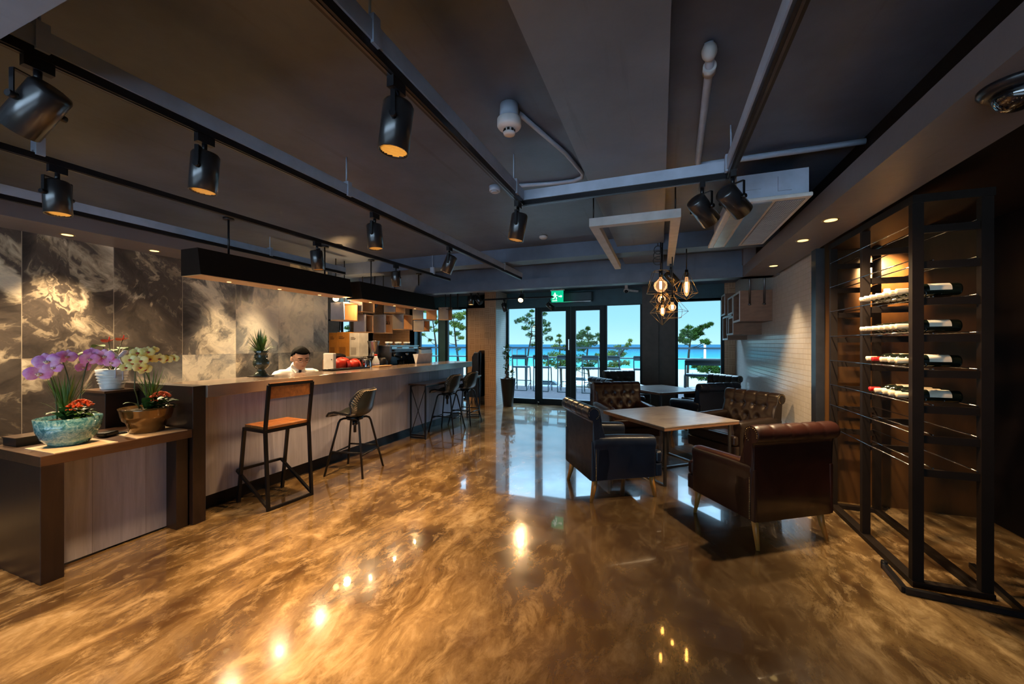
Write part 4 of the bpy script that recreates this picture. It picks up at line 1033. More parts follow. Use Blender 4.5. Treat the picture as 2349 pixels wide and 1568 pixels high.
orchid_planter('orchid_planter', 'bronze glazed bowl of yellow orchids on the low bench', (-3.84, 1.90, .804),
    [(.085, 0), (.108, .004), (.116, .05), (.128, .085), (.148, .10), (.158, .135), (.166, .18), (.172, .195)], M['bronzeglaze'],
    [(-3.75, 1.75, 1.385), (-3.76, 1.80, 1.435), (-3.72, 1.80, 1.375), (-3.74, 1.855, 1.44), (-3.75, 1.87, 1.385), (-3.74, 1.93, 1.385), (-3.75, 1.985, 1.375, .9), (-3.75, 2.035, 1.385, .8), (-3.73, 1.80, 1.325), (-3.74, 1.835, 1.305), (-3.76, 1.73, 1.325, .8), (-3.75, 1.90, 1.455, .7), (-3.76, 1.77, 1.36)],
    [((.02, -.06, .19), [(-3.80, 1.80, 1.15), (-3.78, 1.80, 1.35), (-3.76, 1.77, 1.40)]), ((.04, -.02, .19), [(-3.79, 1.86, 1.2), (-3.78, 1.85, 1.40), (-3.76, 1.95, 1.40), (-3.75, 2.03, 1.385)]), ((.03, .03, .19), [(-3.80, 1.91, 1.15), (-3.78, 1.84, 1.33)])],
    M['yelpetal'], M['lipred'], (.06, .06), .044, False)
# white pot with red anthurium and bow
r = thing('anthurium_pot', 'white ribbed pot with red anthurium and silver bow behind the orchids', 'potted plant', (-4.52, 1.985, 1.105))
MB().lathe([(.075, 0), (.078, .01), (.080, .03), (.105, .15), (.108, .175), (.098, .176), (.095, .15)], 32).build('pot', M['ceramic'], r)
s_ = MB()
for z in (.05, .075, .10, .125): s_.lathe([(.084 + (z - .03) * .208, z), (.088 + (z - .03) * .208, z + .004), (.0855 + (z - .03) * .208, z + .008)], 28)
s_.build('ribs', M['ceramic'], r); MB().lathe([(0, .16), (.095, .155)], 20).build('soil', M['soil'], r)
lv = MB(); st = MB(); rd = MB()
for k in range(9):
    a = R.uniform(0, 2 * PI); d = R.uniform(.06, .13); h = R.uniform(.24, .38); tip = V((d * math.cos(a), d * math.sin(a), h))
    st.tube([(0, 0, .15), tip * .6 + V((0, 0, .05)), tip], .003, 5); leafblade(lv, tip, tip + V((.10 * math.cos(a), .10 * math.sin(a), -.02)), .045, .02, 6)
for p in ((.06, -.05, .42), (.03, .06, .435)):
    st.tube([(0, 0, .15), (p[0] * .4, p[1] * .4, .3), p], .003, 5)
    leafblade(rd, V(p) + V((-.03, -.01, -.01)), V(p) + V((.06, -.01, .012)), .045, .008, 6); rd.cyl(p, V(p) + V((.015, 0, .04)), .004, n=6)
lv.build('leaves', M['leaf'], r); st.build('stems', M['stemgreen'], r); rd.build('red_spathes', M['red'], r)
bw = MB()
for s in (-1, 1):
    for k in range(3): bw.sph((.09, s * (.025 + .01 * k), .30 + .012 * k), (.012, .026, .018), 10, 6, Matrix.Rotation(s * .5, 3, 'X'))
bw.tube([(.09, 0, .29), (.10, -.02, .2), (.115, -.03, .1)], .005, 5); bw.tube([(.09, 0, .29), (.10, .03, .2), (.118, .02, .08)], .005, 5)
bw.build('ribbon_bow', mat('lilac_ribbon', (.62, .60, .72), .3), r)
# carved vase with spiky plant on the bar
r = thing('vase_plant', 'carved green vase with spiky leaves standing on the bar top', 'potted plant', (-4.045, 3.01, 1.151), .2)
MB().bx(-.09, .09, -.085, .085, 0, .008).build('tray', M['black'], r)
MB().lathe([(.070, .008), (.072, .02), (.052, .045), (.038, .068), (.040, .078), (.070, .105), (.083, .135), (.078, .165), (.056, .195), (.050, .215), (.056, .25), (.072, .275), (.068, .278), (.05, .25)], 32).build('vase', M['celadon'], r)
for s in (-1, 1): MB().tube([(0, s * .055, .24), (0, s * .082, .235), (0, s * .085, .205), (0, s * .062, .19)], .008, 8).build('vase_handle', M['celadon'], r)
lv = MB()
for k in range(44):
    a = R.uniform(0, 2 * PI); e = R.random() ** .7; d = .03 + .17 * e; h = .50 - .22 * e * e + R.uniform(-.04, .04)
    leafblade(lv, (.02 * math.cos(a), .02 * math.sin(a), .25), (d * math.cos(a), d * math.sin(a), h), .010, .02 * e, 6)
lv.build('leaves', M['leaf'], r)
# braided potted tree by the doors
r = thing('potted_tree', 'twisted leafy plant in a tall black pot beside the tiled column', 'potted plant', (-3.46, 8.86, 0))
MB().lathe([(.115, 0), (.12, .01), (.185, .66), (.19, .675), (.178, .675), (.17, .62)], 32).build('pot', M['black'], r)
MB().lathe([(0, .66), (.10, .655), (.172, .635)], 24).build('soil', M['sand'], r)
for ph in (0, PI):
    MB().tube([(.045 * math.cos(ph + z * 12) * (1 - z * .4) - .02, .045 * math.sin(ph + z * 12) * (1 - z * .4), .64 + z * .62) for z in [k / 24 for k in range(25)]], .016, 8).build('trunk', M['bark'], r)
def leafcloud(mb, c, rad, n, size):
    for k in range(n):
        d = V((R.gauss(0, 1), R.gauss(0, 1), R.gauss(0, 1))).normalized(); p = V(c) + d * rad * R.uniform(.5, 1)
        leafblade(mb, p, p + (d + V((0, 0, R.uniform(-.2, .5)))).normalized() * size, size * .38, 0, 3)
lv = MB()
for c, q, n in (((-.03, -.02, 1.36), .10, 46), ((-.08, .0, 1.24), .09, 34), ((.03, -.04, 1.15), .07, 24), ((-.06, -.02, .98), .06, 18), ((.12, -.05, .78), .075, 40), ((.0, .03, 1.42), .07, 20), ((-.02, -.05, .86), .05, 14)): leafcloud(lv, c, q, n, .055)
lv.build('leaves', M['leaf'], r)

# ------------------------------------------------------------------ things behind the bar (on the rear work surface)
ZB = 1.081
r = thing('espresso_machine', 'wide steel espresso machine with dark front behind the bar', 'coffee machine', (-4.45, 5.95, ZB))
MB().bx(-.26, .13, -.42, .42, .28, .385).prism([(.08, .05), (.13, .28), (-.26, .28), (-.26, .05)], lambda a, b, d: V((a, d, b)), -.42, -.36).prism([(.08, .05), (.13, .28), (-.26, .28), (-.26, .05)], lambda a, b, d: V((a, d, b)), .36, .42).bx(-.26, -.12, -.36, .36, .05, .28).build('body', M['darksteel'], r, bevel=.008)
MB().bx(-.255, .135, -.425, .425, .385, .40).bx(.131, .137, -.38, .38, .335, .375).build('top_panel', M['steel'], r)
MB().bx(-.26, .14, -.42, .42, 0, .05).build('drip_tray', M['black'], r)
for y in (-.2, .16): MB().cyl((.04, y, .28), (.04, y, .20), .035).bar((.05, y, .21), (.20, y, .19), .026).build('group_head', M['chrome'], r)
for y in (-.33, .34): MB().cyl((.131, y, .31), (.16, y, .31), .018).build('knob', M['black'], r)
MB().bx(.1372, .1382, -.25, -.10, .345, .365).bx(.1372, .1382, .10, .25, .345, .365).build('printed_mark', M['ink'], r)
for k in range(5):
    g = thing('glass_tumbler', ['clear tumbler at the left end of the row on the drip tray', 'second clear tumbler from the left on the drip tray', 'middle clear tumbler on the drip tray', 'second clear tumbler from the right on the drip tray', 'clear tumbler at the right end of the row on the drip tray'][k], 'glass', (-4.37, 5.83 + .07 * k, ZB + .052), 0, 'tumblers on the espresso machine tray')
    MB().lathe([(0, .0), (.024, 0), (.03, .085), (.028, .085), (.022, .005)], 14).build('tumbler_wall', M['clear'], g)
for k in range(6):
    g = tag(MB().lathe([(.02, 0), (.038, .035), (.040, .06), (.037, .06), (.03, .01), (0, .008)], 16).build('coffee_cup', M['ceramic']), ['white cup stacked first on top of the espresso machine', 'white cup second on top of the espresso machine', 'white cup third on top of the espresso machine', 'white cup fourth on top of the espresso machine', 'white cup fifth on top of the espresso machine', 'white cup last on top of the espresso machine, by the steel dispenser'][k], 'cup', 'cups on the espresso machine'); g.location = (-4.45 - .04 * (k % 2), 5.62 + .13 * k, ZB + .401)
r = thing('coffee_grinder', 'steel coffee grinder with flared hopper left of the espresso machine', 'coffee grinder', (-4.58, 5.42, ZB)); MB().lathe([(.07, 0), (.07, .25), (.05, .27), (.052, .29), (.10, .46), (.103, .475)], 24).build('hopper', M['steel'], r); MB().bx(-.075, .075, -.075, .075, 0, .22).build('body', M['black'], r, bevel=.01)
r = thing('water_dispenser', 'silver white rounded machine at the right of the espresso machine', 'machine', (-4.48, 6.66, ZB)); MB().bx(-.18, .15, -.20, .22, 0, .33).build('body', mat('silver_plastic', (.50, .52, .53), .3, .3), r, bevel=.03, seg=4); MB().bx(-.185, .155, -.205, .225, .33, .36).build('machine_lid', M['steel'], r, bevel=.015)
r = thing('menu_board', 'blank white menu card standing slanted on the bar in front of the machine', 'menu card', (-4.03, 6.18, 1.151), PI / 2 + .05); MB().box((0, .03, .09), (.50, .006, .185), Matrix.Rotation(.25, 3, 'X')).build('card', mat('pale_card', (.58, .55, .57), .6), r); MB().box((0, .09, .085), (.50, .006, .18), Matrix.Rotation(-.3, 3, 'X')).build('back_flap', M['white'], r)
def kettle(loc, rz, label):
    r = thing('kettle', label, 'kettle', loc, rz, 'steel kettles')
    MB().lathe([(.075, 0), (.078, .01), (.072, .10), (.058, .17), (.05, .185)], 24).build('body', M['chrome'], r); MB().lathe([(.05, .185), (.04, .197), (.012, .20), (.012, .215), (0, .216)], 20).build('kettle_lid', M['black'], r)
    MB().tube([(0, .058, .18), (0, .11, .185), (0, .125, .13), (0, .115, .06), (0, .09, .04)], .011, 8).build('handle', M['black'], r); MB().tube([(0, -.06, .13), (0, -.085, .165)], [.018, .010], 10).build('spout', M['chrome'], r)
    return r
kettle((-4.36, 5.0, ZB), .1, 'steel electric kettle with black handle, the left one'); kettle((-4.53, 5.13, ZB), .5, 'steel electric kettle half hidden behind the left one')
r = thing('milk_bottle', 'white plastic milk bottle beside the kettles', 'bottle', (-4.38, 5.24, ZB)); MB().lathe([(.055, 0), (.058, .02), (.058, .14), (.03, .20), (.022, .225)], 20).build('bottle_body', mat('cloudy_plastic', (.65, .67, .72), .3), r); MB().cyl((0, 0, .225), (0, 0, .255), .024).build('cap', M['red'], r); MB().cyl((0, 0, .05), (0, 0, .11), .0588).build('printed_label', mat('lilac_label', (.35, .30, .42), .5), r)
r = thing('black_jug', 'squat black brewing jug next to the milk bottle', 'jug', (-4.36, 5.385, ZB)); MB().lathe([(.08, 0), (.09, .03), (.085, .12), (.06, .17), (.05, .19), (0, .2)], 20).build('body', M['black'], r); MB().tube([(0, .06, .17), (0, .13, .15), (0, .12, .05), (0, .085, .04)], .01, 8).build('handle', M['black'], r)
for i, (y, w, h, lab) in enumerate(((4.545, .15, .20, 'bright red plastic bag behind the bar, the left larger one'), (4.80, .10, .17, 'bright red plastic bag behind the bar, the right smaller one'))):
    o = MB().grid(lambda u, v, w=w, h=h: V((.10 * math.cos(2 * PI * u) * math.sin(PI * v) * (1 + .15 * math.sin(9 * u + 5 * v)), w * math.sin(2 * PI * u) * math.sin(PI * v) * (1 + .10 * math.sin(14 * u)), h / 2 - h / 2 * math.cos(PI * v) * (1 + .08 * math.sin(11 * u)))), 28, 14).build('plastic_bag', M['redcloth'])
    o.location = (-4.42, y, ZB + .02); tag(o, lab, 'bag', 'red plastic bags')
r = thing('till_monitor', 'pale boxy machine at the end of the marbled wall', 'monitor', (-4.43, 4.33, ZB)); MB().bx(-.10, .09, -.025, .03, .0, .29).build('body', mat('pale_grey_plastic', (.52, .48, .44), .4), r, bevel=.01); MB().cyl((.06, -.026, .2), (.06, -.03, .2), .008).build('round_button', M['black'], r)
r = thing('serving_tray', 'long black tray on the bar top in front of the red bags', 'tray', (-4.06, 4.28, 1.151)); MB().bx(-.075, .075, -.36, .36, 0, .008).build('base', M['black'], r); MB().tube([(-.075, -.36, .012), (.075, -.36, .012), (.075, .36, .012), (-.075, .36, .012)], .008, 8, closed=True).build('rim', M['black'], r)
r = thing('wood_board', 'small pale wooden board on the bar top beside the black tray', 'board', (-4.05, 5.0, 1.151)); MB().bx(-.07, .07, -.16, .16, 0, .018).build('board', M['ply'], r, bevel=.004); MB().tube([(0, .16, .01), (0, .2, .01)], .012, 8).build('handle', M['ply'], r)
r = thing('bread_basket', 'round brown wicker basket behind the red bags', 'basket', (-4.66, 5.02, ZB)); MB().lathe([(.07, .10), (.11, .18), (.115, .19), (.105, .185), (.07, .12)], 24).lathe([(.075, 0), (.075, .10)], 16).build('wicker', M['ply'], r); MB().tube([(.112 * math.cos(k * PI / 8), .112 * math.sin(k * PI / 8), .19) for k in range(16)], .007, 6, closed=True).build('rim', M['boxbrown'], r)
o = MB().sph((0, 0, 0), (.12, .16, .05), 18, 8).build('folded_cloth', M['blackmatte']); o.location = (-4.66, 4.68, ZB + .23); tag(o, 'black folded cloth heaped on a box behind the red bags', 'cloth')
r = thing('supply_box', 'plain dark box under the black folded cloth', 'box', (-4.66, 4.68, ZB)); MB().bx(-.11, .11, -.16, .16, 0, .18).build('body', M['boxbrown'], r, bevel=.004)
sh = thing('storage_shelf', 'pale steel shelf carrying the cartons in the bar alcove', 'shelf', (0, 0, 0)); MB().bx(-7.1, -5.88, 6.55, 6.95, 1.20, 1.24).build('board', M['ltgrey'], sh)
for x in (-7.07, -5.91):
    for y in (6.58, 6.92): MB().bx(x - .02, x + .02, y - .02, y + .02, 0, 1.20).build('leg', M['ltgrey'], sh)
for i, (x0, x1, z1, m_, lab) in enumerate(((-6.78, -6.55, 1.75, 'carton', 'amber printed carton at the left on the alcove shelf'), (-6.54, -6.22, 1.76, 'carton', 'amber printed carton in the middle of the alcove shelf'), (-6.21, -5.95, 1.74, 'cartonw', 'white printed carton at the right on the alcove shelf'))):
    r = thing('carton', lab, 'carton', (x0, 6.6, 1.241), 0, 'cartons on the alcove shelf'); w = x1 - x0; h = z1 - 1.241
    MB().bx(0, w, 0, .28, 0, h).build('box_body', M[m_], r, bevel=.004)
    f = MB()
    for k, (dz, ww) in enumerate(((.10, .45), (.125, .62), (.145, .55))): f.bx(.04, .04 + ww * w * .8, -.0012, -.0004, h - dz, h - dz + .010)
    f.build('printed_lettering', M['ink'], r)
    MB().bx(.15 * w, .7 * w, -.0012, -.0004, .03, h * .38).build('printed_panel', mat('carton_panel_%d' % i, (.30, .12, .02) if m_ == 'carton' else (.45, .42, .38), .6), r)

# ------------------------------------------------------------------ person behind the bar
pr = thing('person', 'dark haired man in white shirt, navy tie and glasses sitting behind the bar, looking down', 'person', (-4.47, 3.83, 0), math.radians(-20) - PI / 2)
def cap(mb, a, b, ra, rb): mb.tube([a, V(a).lerp(V(b), .5), b], [ra, (ra + rb) / 2, rb], 16); mb.sph(a, ra, 16, 10); mb.sph(b, rb, 16, 10)
HC = V((0, .085, 1.315)); HR = Matrix.Rotation(math.radians(-20), 3, 'X')       # head tilted down
def H(x, y, z): return HC + HR @ V((x, y, z))
b = MB()
b.sph(H(0, -.005, .03), (.098, .118, .118), 24, 16, HR); b.sph(H(0, .022, -.045), (.079, .088, .095), 20, 14, HR); b.sph(H(0, .055, -.10), (.045, .042, .036), 16, 10, HR)
b.sph(H(0, .098, -.025), (.020, .026, .022), 12, 8, HR); cap(b, H(0, .088, .02), H(0, .112, -.028), .011, .014)
for s in (-1, 1):
    b.sph(H(s * .099, -.012, -.01), (.014, .026, .038), 12, 8, HR); b.sph(H(s * .048, .060, -.03), (.032, .030, .03), 12, 8, HR)
    b.sph(H(s * .042, .092, .038), (.030, .014, .010), 12, 8, HR)
cap(b, H(0, -.02, -.07), (0, -.01, 1.16), .058, .064)
cap(b, (-.18, -.03, 1.115), (.18, -.03, 1.115), .055, .055)
b.sph((0, -.05, 1.0), (.17, .11, .20), 20, 14); b.sph((0, -.07, .78), (.155, .12, .17), 20, 14); b.sph((0, -.08, .66), (.17, .14, .10), 18, 12)
arms = []
for s in (-1, 1):
    sh_, el, wr = (s * .225, -.03, 1.09), (s * .27, .0, .82), (s * .13, .16, .84)
    arms.append((s, sh_, el, wr)); cap(b, sh_, el, .052, .040); cap(b, el, wr, .040, .028)
    pm = V(wr) + (V(wr) - V(el)).normalized() * .06; b.sph(pm, (.040, .048, .020), 14, 8)
    for k in range(4):
        f0 = pm + V((-s * .012 + (k - 1.5) * .019, .035, 0)); f1 = f0 + V((0, .036 + .006 * (k in (1, 2)), -.006)); f2 = f1 + V((0, .022, -.022)); cap(b, f0, f1, .0095, .009); cap(b, f1, f2, .009, .008)
    t0 = pm + V((-s * .032, -.01, 0)); cap(b, t0, t0 + V((-s * .022, .03, -.004)), .011, .0095)
    cap(b, (s * .10, -.06, .66), (s * .13, .18, .62), .085, .062); cap(b, (s * .13, .18, .62), (s * .13, .16, .12), .060, .042); cap(b, (s * .13, .13, .08), (s * .14, .24, .05), .042, .032)
b.build('body', M['skin'], pr, remesh=.0075)
hb = MB(); nu, nv = 40, 28; vs = []; fs = []
for i in range(nv + 1):
    t = PI * i / nv
    for k in range(nu):
        a = 2 * PI * k / nu; d = V((math.sin(t) * math.cos(a), math.sin(t) * math.sin(a), math.cos(t)))
        line = .50 if d.y > .45 else (.50 - (.45 - d.y) * 1.1 if d.y > .0 else -.06 - .35 * max(0, -d.y))
        q = 1.10 if d.z > line else .88
        q += (.05 if d.z > line and d.y > .2 else 0) + R.uniform(-.008, .008)
        vs.append(H(d.x * .098 * q, -.005 + d.y * .118 * q, .03 + d.z * .120 * q))
for i in range(nv):
    for k in range(nu): fs.append((i * nu + k, i * nu + (k + 1) % nu, (i + 1) * nu + (k + 1) % nu, (i + 1) * nu + k))
hb.add(vs, fs, True); hb.build('hair', M['hair'], pr)
e = MB(); bw = MB()
for s in (-1, 1):
    e.sph(H(s * .040, .1075, .018), (.017, .006, .0055), 12, 6, HR)
    bw.tube([H(s * .018, .113, .040), H(s * .04, .113, .046), H(s * .066, .099, .040)], .0048, 6)
e.build('eyes', M['eye'], pr); bw.build('eyebrows', M['hair'], pr)
MB().tube([H(-.026, .104, -.070), H(-.012, .111, -.067), H(0, .112, -.069), H(.012, .111, -.067), H(.026, .104, -.070)], [.003, .006, .006, .006, .003], 8).build('mouth', M['lip'], pr)
g = MB()
for s in (-1, 1):
    g.tube([H(s * .041 + .027 * math.cos(a), .124, .012 + .018 * math.sin(a)) for a in [k * PI / 10 for k in range(20)]], .0017, 5, closed=True)
    g.tube([H(s * .068, .122, .018), H(s * .095, .09, .018), H(s * .104, -.01, .012)], .0017, 5)
g.tube([H(-.014, .125, .016), H(0, .128, .019), H(.014, .125, .016)], .0017, 5); g.build('glasses', M['darksteel'], pr)
s_ = MB()
cap(s_, (-.185, -.03, 1.105), (.185, -.03, 1.105), .070, .070); s_.sph((0, -.05, 1.0), (.195, .135, .22), 20, 14); s_.sph((0, -.07, .78), (.18, .142, .18), 20, 14)
cap(s_, (0, -.03, 1.15), (0, -.015, 1.205), .092, .078)
for s, sh_, el, wr in arms: cap(s_, sh_, el, .072, .056); cap(s_, el, V(el).lerp(V(wr), .9), .056, .042)
s_.build('shirt', M['shirt'], pr, remesh=.010)
cl = MB()
for s in (-1, 1):
    cl.add([V((s * .008, .085, 1.165)), V((s * .075, .03, 1.235)), V((s * .088, .015, 1.20)), V((s * .058, .085, 1.125))], [(0, 1, 2, 3)])
cl.build('collar', M['shirt'], pr, solid=.006)
MB().prism([(-.020, 1.17), (.020, 1.17), (.013, 1.135), (.030, .86), (0, .83), (-.030, .86), (-.013, 1.135)], lambda a, b, d: V((a, d + (1.17 - b) * .04, b)), .072, .086).build('tie', M['tie'], pr)
tr = MB()
for s in (-1, 1): cap(tr, (s * .10, -.07, .66), (s * .13, .18, .62), .098, .075); cap(tr, (s * .13, .18, .62), (s * .13, .16, .14), .074, .056)
tr.sph((0, -.08, .66), (.185, .15, .12), 18, 12); tr.build('trousers', M['blackmatte'], pr, remesh=.012)
r = thing('work_stool', 'low dark stool behind the bar under the seated man', 'stool', (-4.49, 3.80, 0)); MB().cyl((0, 0, .46), (0, 0, .50), .17).build('seat', M['black'], r); MB().cyl((0, 0, .03), (0, 0, .46), .03).build('column', M['chrome'], r); MB().cyl((0, 0, 0), (0, 0, .03), .18).build('base', M['black'], r)
# ------------------------------------------------------------------ outdoors
TH = math.atan(341 / 900.)
def at(u, v, y):            # world point at depth y along the room axis for a photo coordinate
    a = (u - 1174.5) / 900.; d = V((-math.sin(TH) + math.cos(TH) * a, math.cos(TH) + math.sin(TH) * a, (789. - v) / 900.))
    return d * (y / d.y) + V((0, 0, 1.5))
def ground(name, m, *b, label=None):
    mb = MB()
    for q in b: mb.bx(*q)
    return struct(mb.build(name, m), label)
def deckmat():
    t = NT('deck_boards'); s = t.sep(); fr = t.math('FRACT', t.math('DIVIDE', s[0], .14)); e = t.math('LESS_THAN', fr, .06); f = t.noise(t.map((30, 2, 1)), 1, 4)
    t.set(col=t.mix(e, t.ramp(f, [(.3, (.022, .0225, .026)), (.7, (.038, .039, .044))]), (.03, .03, .035)), rough=.7, spec=.02); return t.m
ground('terrace_floor', deckmat(), (-12, 4, 9.57, 13.75, -.20, -.04), label='grey boarded terrace floor outside the doors')
ground('grass_lawn', mat('sunlit_lawn', (.060, .070, .022), .9, spec=0., var=.3, vscale=.4), (-60, 40, 14, 33, -4.8, -4.5), label='sunlit lawn below the terrace')
ground('road', mat('pale_road', (.10, .095, .085), .9, spec=0.), (-90, 70, 33, 62, -4.85, -4.52), label='pale road and car park behind the lawn')
ground('beach', mat('pale_sand', (.13, .12, .10), .9, spec=0.), (-220, 200, 62, 105, -5.2, -4.7), label='pale sand beach')
def seamat():
    t = NT('sea_water'); s = t.sep(); f = t.math('ADD', t.math('DIVIDE', s[1], 700.), t.math('MULTIPLY', t.noise(t.map((.004, .03, 1)), 1, 3), .08))
    t.set(col=t.ramp(f, [(.15, (.034, .092, .082)), (.28, (.018, .080, .078)), (.40, (.012, .056, .066)), (.75, (.008, .030, .048))]), rough=.8, spec=0.); return t.m
ground('sea', seamat(), (-6000, 6000, 105, 9000, -6, -5.3), label='turquoise sea turning deep blue at the horizon')
ground('bounce_ground', mat('pale_bounce', (.55, .55, .55), .9), (-20, 14, -22, -3.6, -.3, -.1), label='unseen pale ground added behind the viewpoint to bounce light in')  # unseen ground added to bounce daylight up to the ceiling
# railing
r = thing('terrace_railing', 'dark terrace railing with glass panels and a counter board', 'railing', (0, 13.5, 0))
MB().bx(-10, 3.6, 0, .07, 1.34, 1.40).build('handrail', M['frame'], r); MB().bx(-10, 3.6, -.30, .05, 1.02, 1.06).build('counter_board', M['frame'], r)
for x in (-9, -7.4, -5.9, -4.6, -2.95, -1.3, .35, 2.0): MB().bx(x - .02, x + .02, .01, .06, -.04, 1.34).build('post', M['frame'], r)
MB().bx(-10, 3.6, .03, .038, .05, 1.33).build('glass_panel', M['pane'], r)
frs = M['frame']
for i, (u, lab) in enumerate(((1198, 'dark terrace stool seen through the leftmost glass beside the potted plant'), (1246, 'dark terrace stool seen through the left door leaf, left of two'), (1301, 'dark terrace stool partly behind the middle door stiles'),
                              (1357, 'dark terrace stool seen through the right door leaf'), (1404, 'dark terrace stool seen behind the charcoal armchair'), (1475, 'dark terrace stool beside the taupe column'))):
    p = at(u, 890, 12.55)
    frame_stool('terrace_stool', lab, frs, frs, (p.x, 12.5, -.04), 0, .50, .46, .78, 1.17, .028, 'terrace bar stools', False)
frame_stool('terrace_stool', 'wide dark terrace stool close to the right window', frs, frs, (at(1607, 890, 10.7).x + .12, 10.7, -.04), 0, .95, .46, .78, 1.15, .03, 'terrace bar stools', False)
r = thing('planter_box', 'low black box on the terrace outside the right window', 'planter', (at(1600, 880, 12.9).x, 12.9, -.04)); MB().bx(-.3, .3, -.1, .1, 0, .24).build('body', M['black'], r, bevel=.01)

def pine(name, label, Y, base, trunk, clumps, dens=1.0, group=None, needle=.115, bright=0):
    b = at(base, 850, Y); b.z = -4.5
    r = thing(name, label, 'tree', b, 0, group); tk = [V((0, 0, 0))] + [at(u, v, Y) - b for u, v in trunk]
    pts = []
    for i in range(len(tk) - 1):
        for j in range(4): pts.append(tk[i].lerp(tk[i + 1], j / 4))
    pts.append(tk[-1]); n = len(pts)
    t = MB().tube(pts, [.075 - .055 * k / (n - 1) for k in range(n)], 8)
    fo = MB(); k_ = (Y * math.cos(TH) + 1.0) / 900
    for u, v, rp in clumps:
        c = at(u, v, Y) - b; c.y += R.uniform(-.8, .8) * rp * k_ * 1.5; rad = rp * k_
        q = min(pts, key=lambda p: (p - c).length + .5 * abs(p.z - c.z + .3)); t.tube([q, q.lerp(c, .5) + V((0, 0, -.08)), c], [.022, .014, .008], 5)
        for s in range(int(66 * dens * max(.6, (rp / 9) ** 1.6))):
            d = V((R.gauss(0, 1), R.gauss(0, 1), R.gauss(0, .75))); d = d.normalized() * R.random() ** .4; p = c + V((d.x * rad * 1.2, d.y * rad, d.z * rad * .8))
            for w in range(7):
                e = V((R.gauss(0, 1), R.gauss(0, 1), R.gauss(.5, .9))).normalized(); sd = e.cross(V((R.random(), R.random(), R.random()))).normalized()
                L = needle * R.uniform(.7, 1.2); fo.add([p - sd * .018, p + sd * .018, p + e * L + sd * .004], [(0, 1, 2)])
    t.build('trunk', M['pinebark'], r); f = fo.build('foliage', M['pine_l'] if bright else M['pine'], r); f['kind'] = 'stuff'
    return r
M['pinebark'] = mat('pine_bark', (.016, .011, .008), .9, spec=.05)
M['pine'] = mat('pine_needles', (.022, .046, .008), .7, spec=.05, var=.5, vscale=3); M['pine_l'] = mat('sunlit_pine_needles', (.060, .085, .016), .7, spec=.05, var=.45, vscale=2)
GT = 'pines beyond the terrace'
pine('pine_tree', 'tall slim pine left of the doors, crown above the horizon', 25, 1204, [(1207, 850), (1213, 800), (1219, 770), (1220, 730)],
     [(1200, 733, 11), (1190, 737, 8), (1214, 724, 8), (1219, 713, 5), (1224, 742, 12), (1208, 752, 10), (1240, 738, 10), (1252, 744, 9), (1246, 762, 10), (1258, 776, 9), (1213, 768, 9), (1238, 786, 7), (1248, 720, 7), (1256, 756, 8), (1222, 790, 6), (1233, 770, 8)], 1, GT)
pine('pine_tree', 'small pointed pine between the tall slim one and the door stiles', 23, 1290, [(1287, 850), (1284, 800), (1283, 770)],
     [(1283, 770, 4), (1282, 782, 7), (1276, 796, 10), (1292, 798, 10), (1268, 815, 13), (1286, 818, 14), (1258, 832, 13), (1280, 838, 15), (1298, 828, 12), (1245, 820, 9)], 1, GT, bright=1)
pine('pine_tree', 'broad pine seen through the right door leaf', 22, 1350, [(1352, 870), (1346, 820), (1350, 780), (1347, 758)],
     [(1347, 753, 6), (1340, 764, 9), (1330, 772, 11), (1354, 772, 10), (1374, 770, 8), (1378, 778, 6), (1346, 788, 13), (1362, 787, 8), (1324, 790, 12), (1330, 822, 14), (1346, 840, 15), (1364, 828, 9), (1318, 845, 12), (1335, 800, 10)], 1, GT)
pine('pine_tree', 'low leaning pine in the window left of the taupe column', 22, 1405, [(1405, 870), (1412, 825), (1432, 800), (1444, 785)],
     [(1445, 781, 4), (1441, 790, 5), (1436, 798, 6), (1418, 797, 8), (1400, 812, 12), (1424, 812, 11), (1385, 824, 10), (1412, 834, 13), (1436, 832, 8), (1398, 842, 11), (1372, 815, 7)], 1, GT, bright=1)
pine('pine_tree', 'dark flat topped pine leaning right in the far right window', 20, 1576, [(1577, 860), (1580, 810), (1583, 785), (1590, 768)],
     [(1560, 779, 8), (1572, 783, 8), (1590, 773, 10), (1604, 764, 9), (1572, 761, 8), (1581, 750, 6), (1611, 750, 6), (1622, 747, 5), (1630, 743, 4), (1594, 762, 9), (1615, 783, 7), (1623, 786, 5), (1600, 757, 7), (1566, 770, 6), (1585, 768, 8)], 1.3, GT)
pine('pine_bush', 'low green bush below the dark pine in the far right window', 18, 1625, [(1625, 870), (1622, 845)],
     [(1598, 840, 8), (1614, 846, 10), (1632, 842, 11), (1645, 850, 10), (1590, 862, 6), (1606, 866, 7), (1630, 866, 11), (1612, 826, 4)], 1, GT)
pine('pine_tree', 'sunlit leafy tree behind the bar in the right of two windows', 19, 1050, [(1052, 830), (1046, 790), (1042, 750), (1040, 730)],
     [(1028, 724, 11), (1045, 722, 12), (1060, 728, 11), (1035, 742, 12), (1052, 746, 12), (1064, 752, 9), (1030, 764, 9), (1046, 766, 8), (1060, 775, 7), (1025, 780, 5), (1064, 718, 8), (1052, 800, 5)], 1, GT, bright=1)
pine('pine_tree', 'sunlit bare branched tree behind the bar in the left of two windows', 19, 1000, [(1001, 830), (1000, 790), (995, 750), (990, 720)],
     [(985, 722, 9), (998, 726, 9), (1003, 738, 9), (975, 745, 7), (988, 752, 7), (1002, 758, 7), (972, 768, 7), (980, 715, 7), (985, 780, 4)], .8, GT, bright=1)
r = pine('pine_tree', 'pine glimpsed through the small kitchen window', 16, 800, [(806, 810), (802, 760)], [(800, 752, 8), (806, 745, 6), (798, 762, 6)], .8, GT)
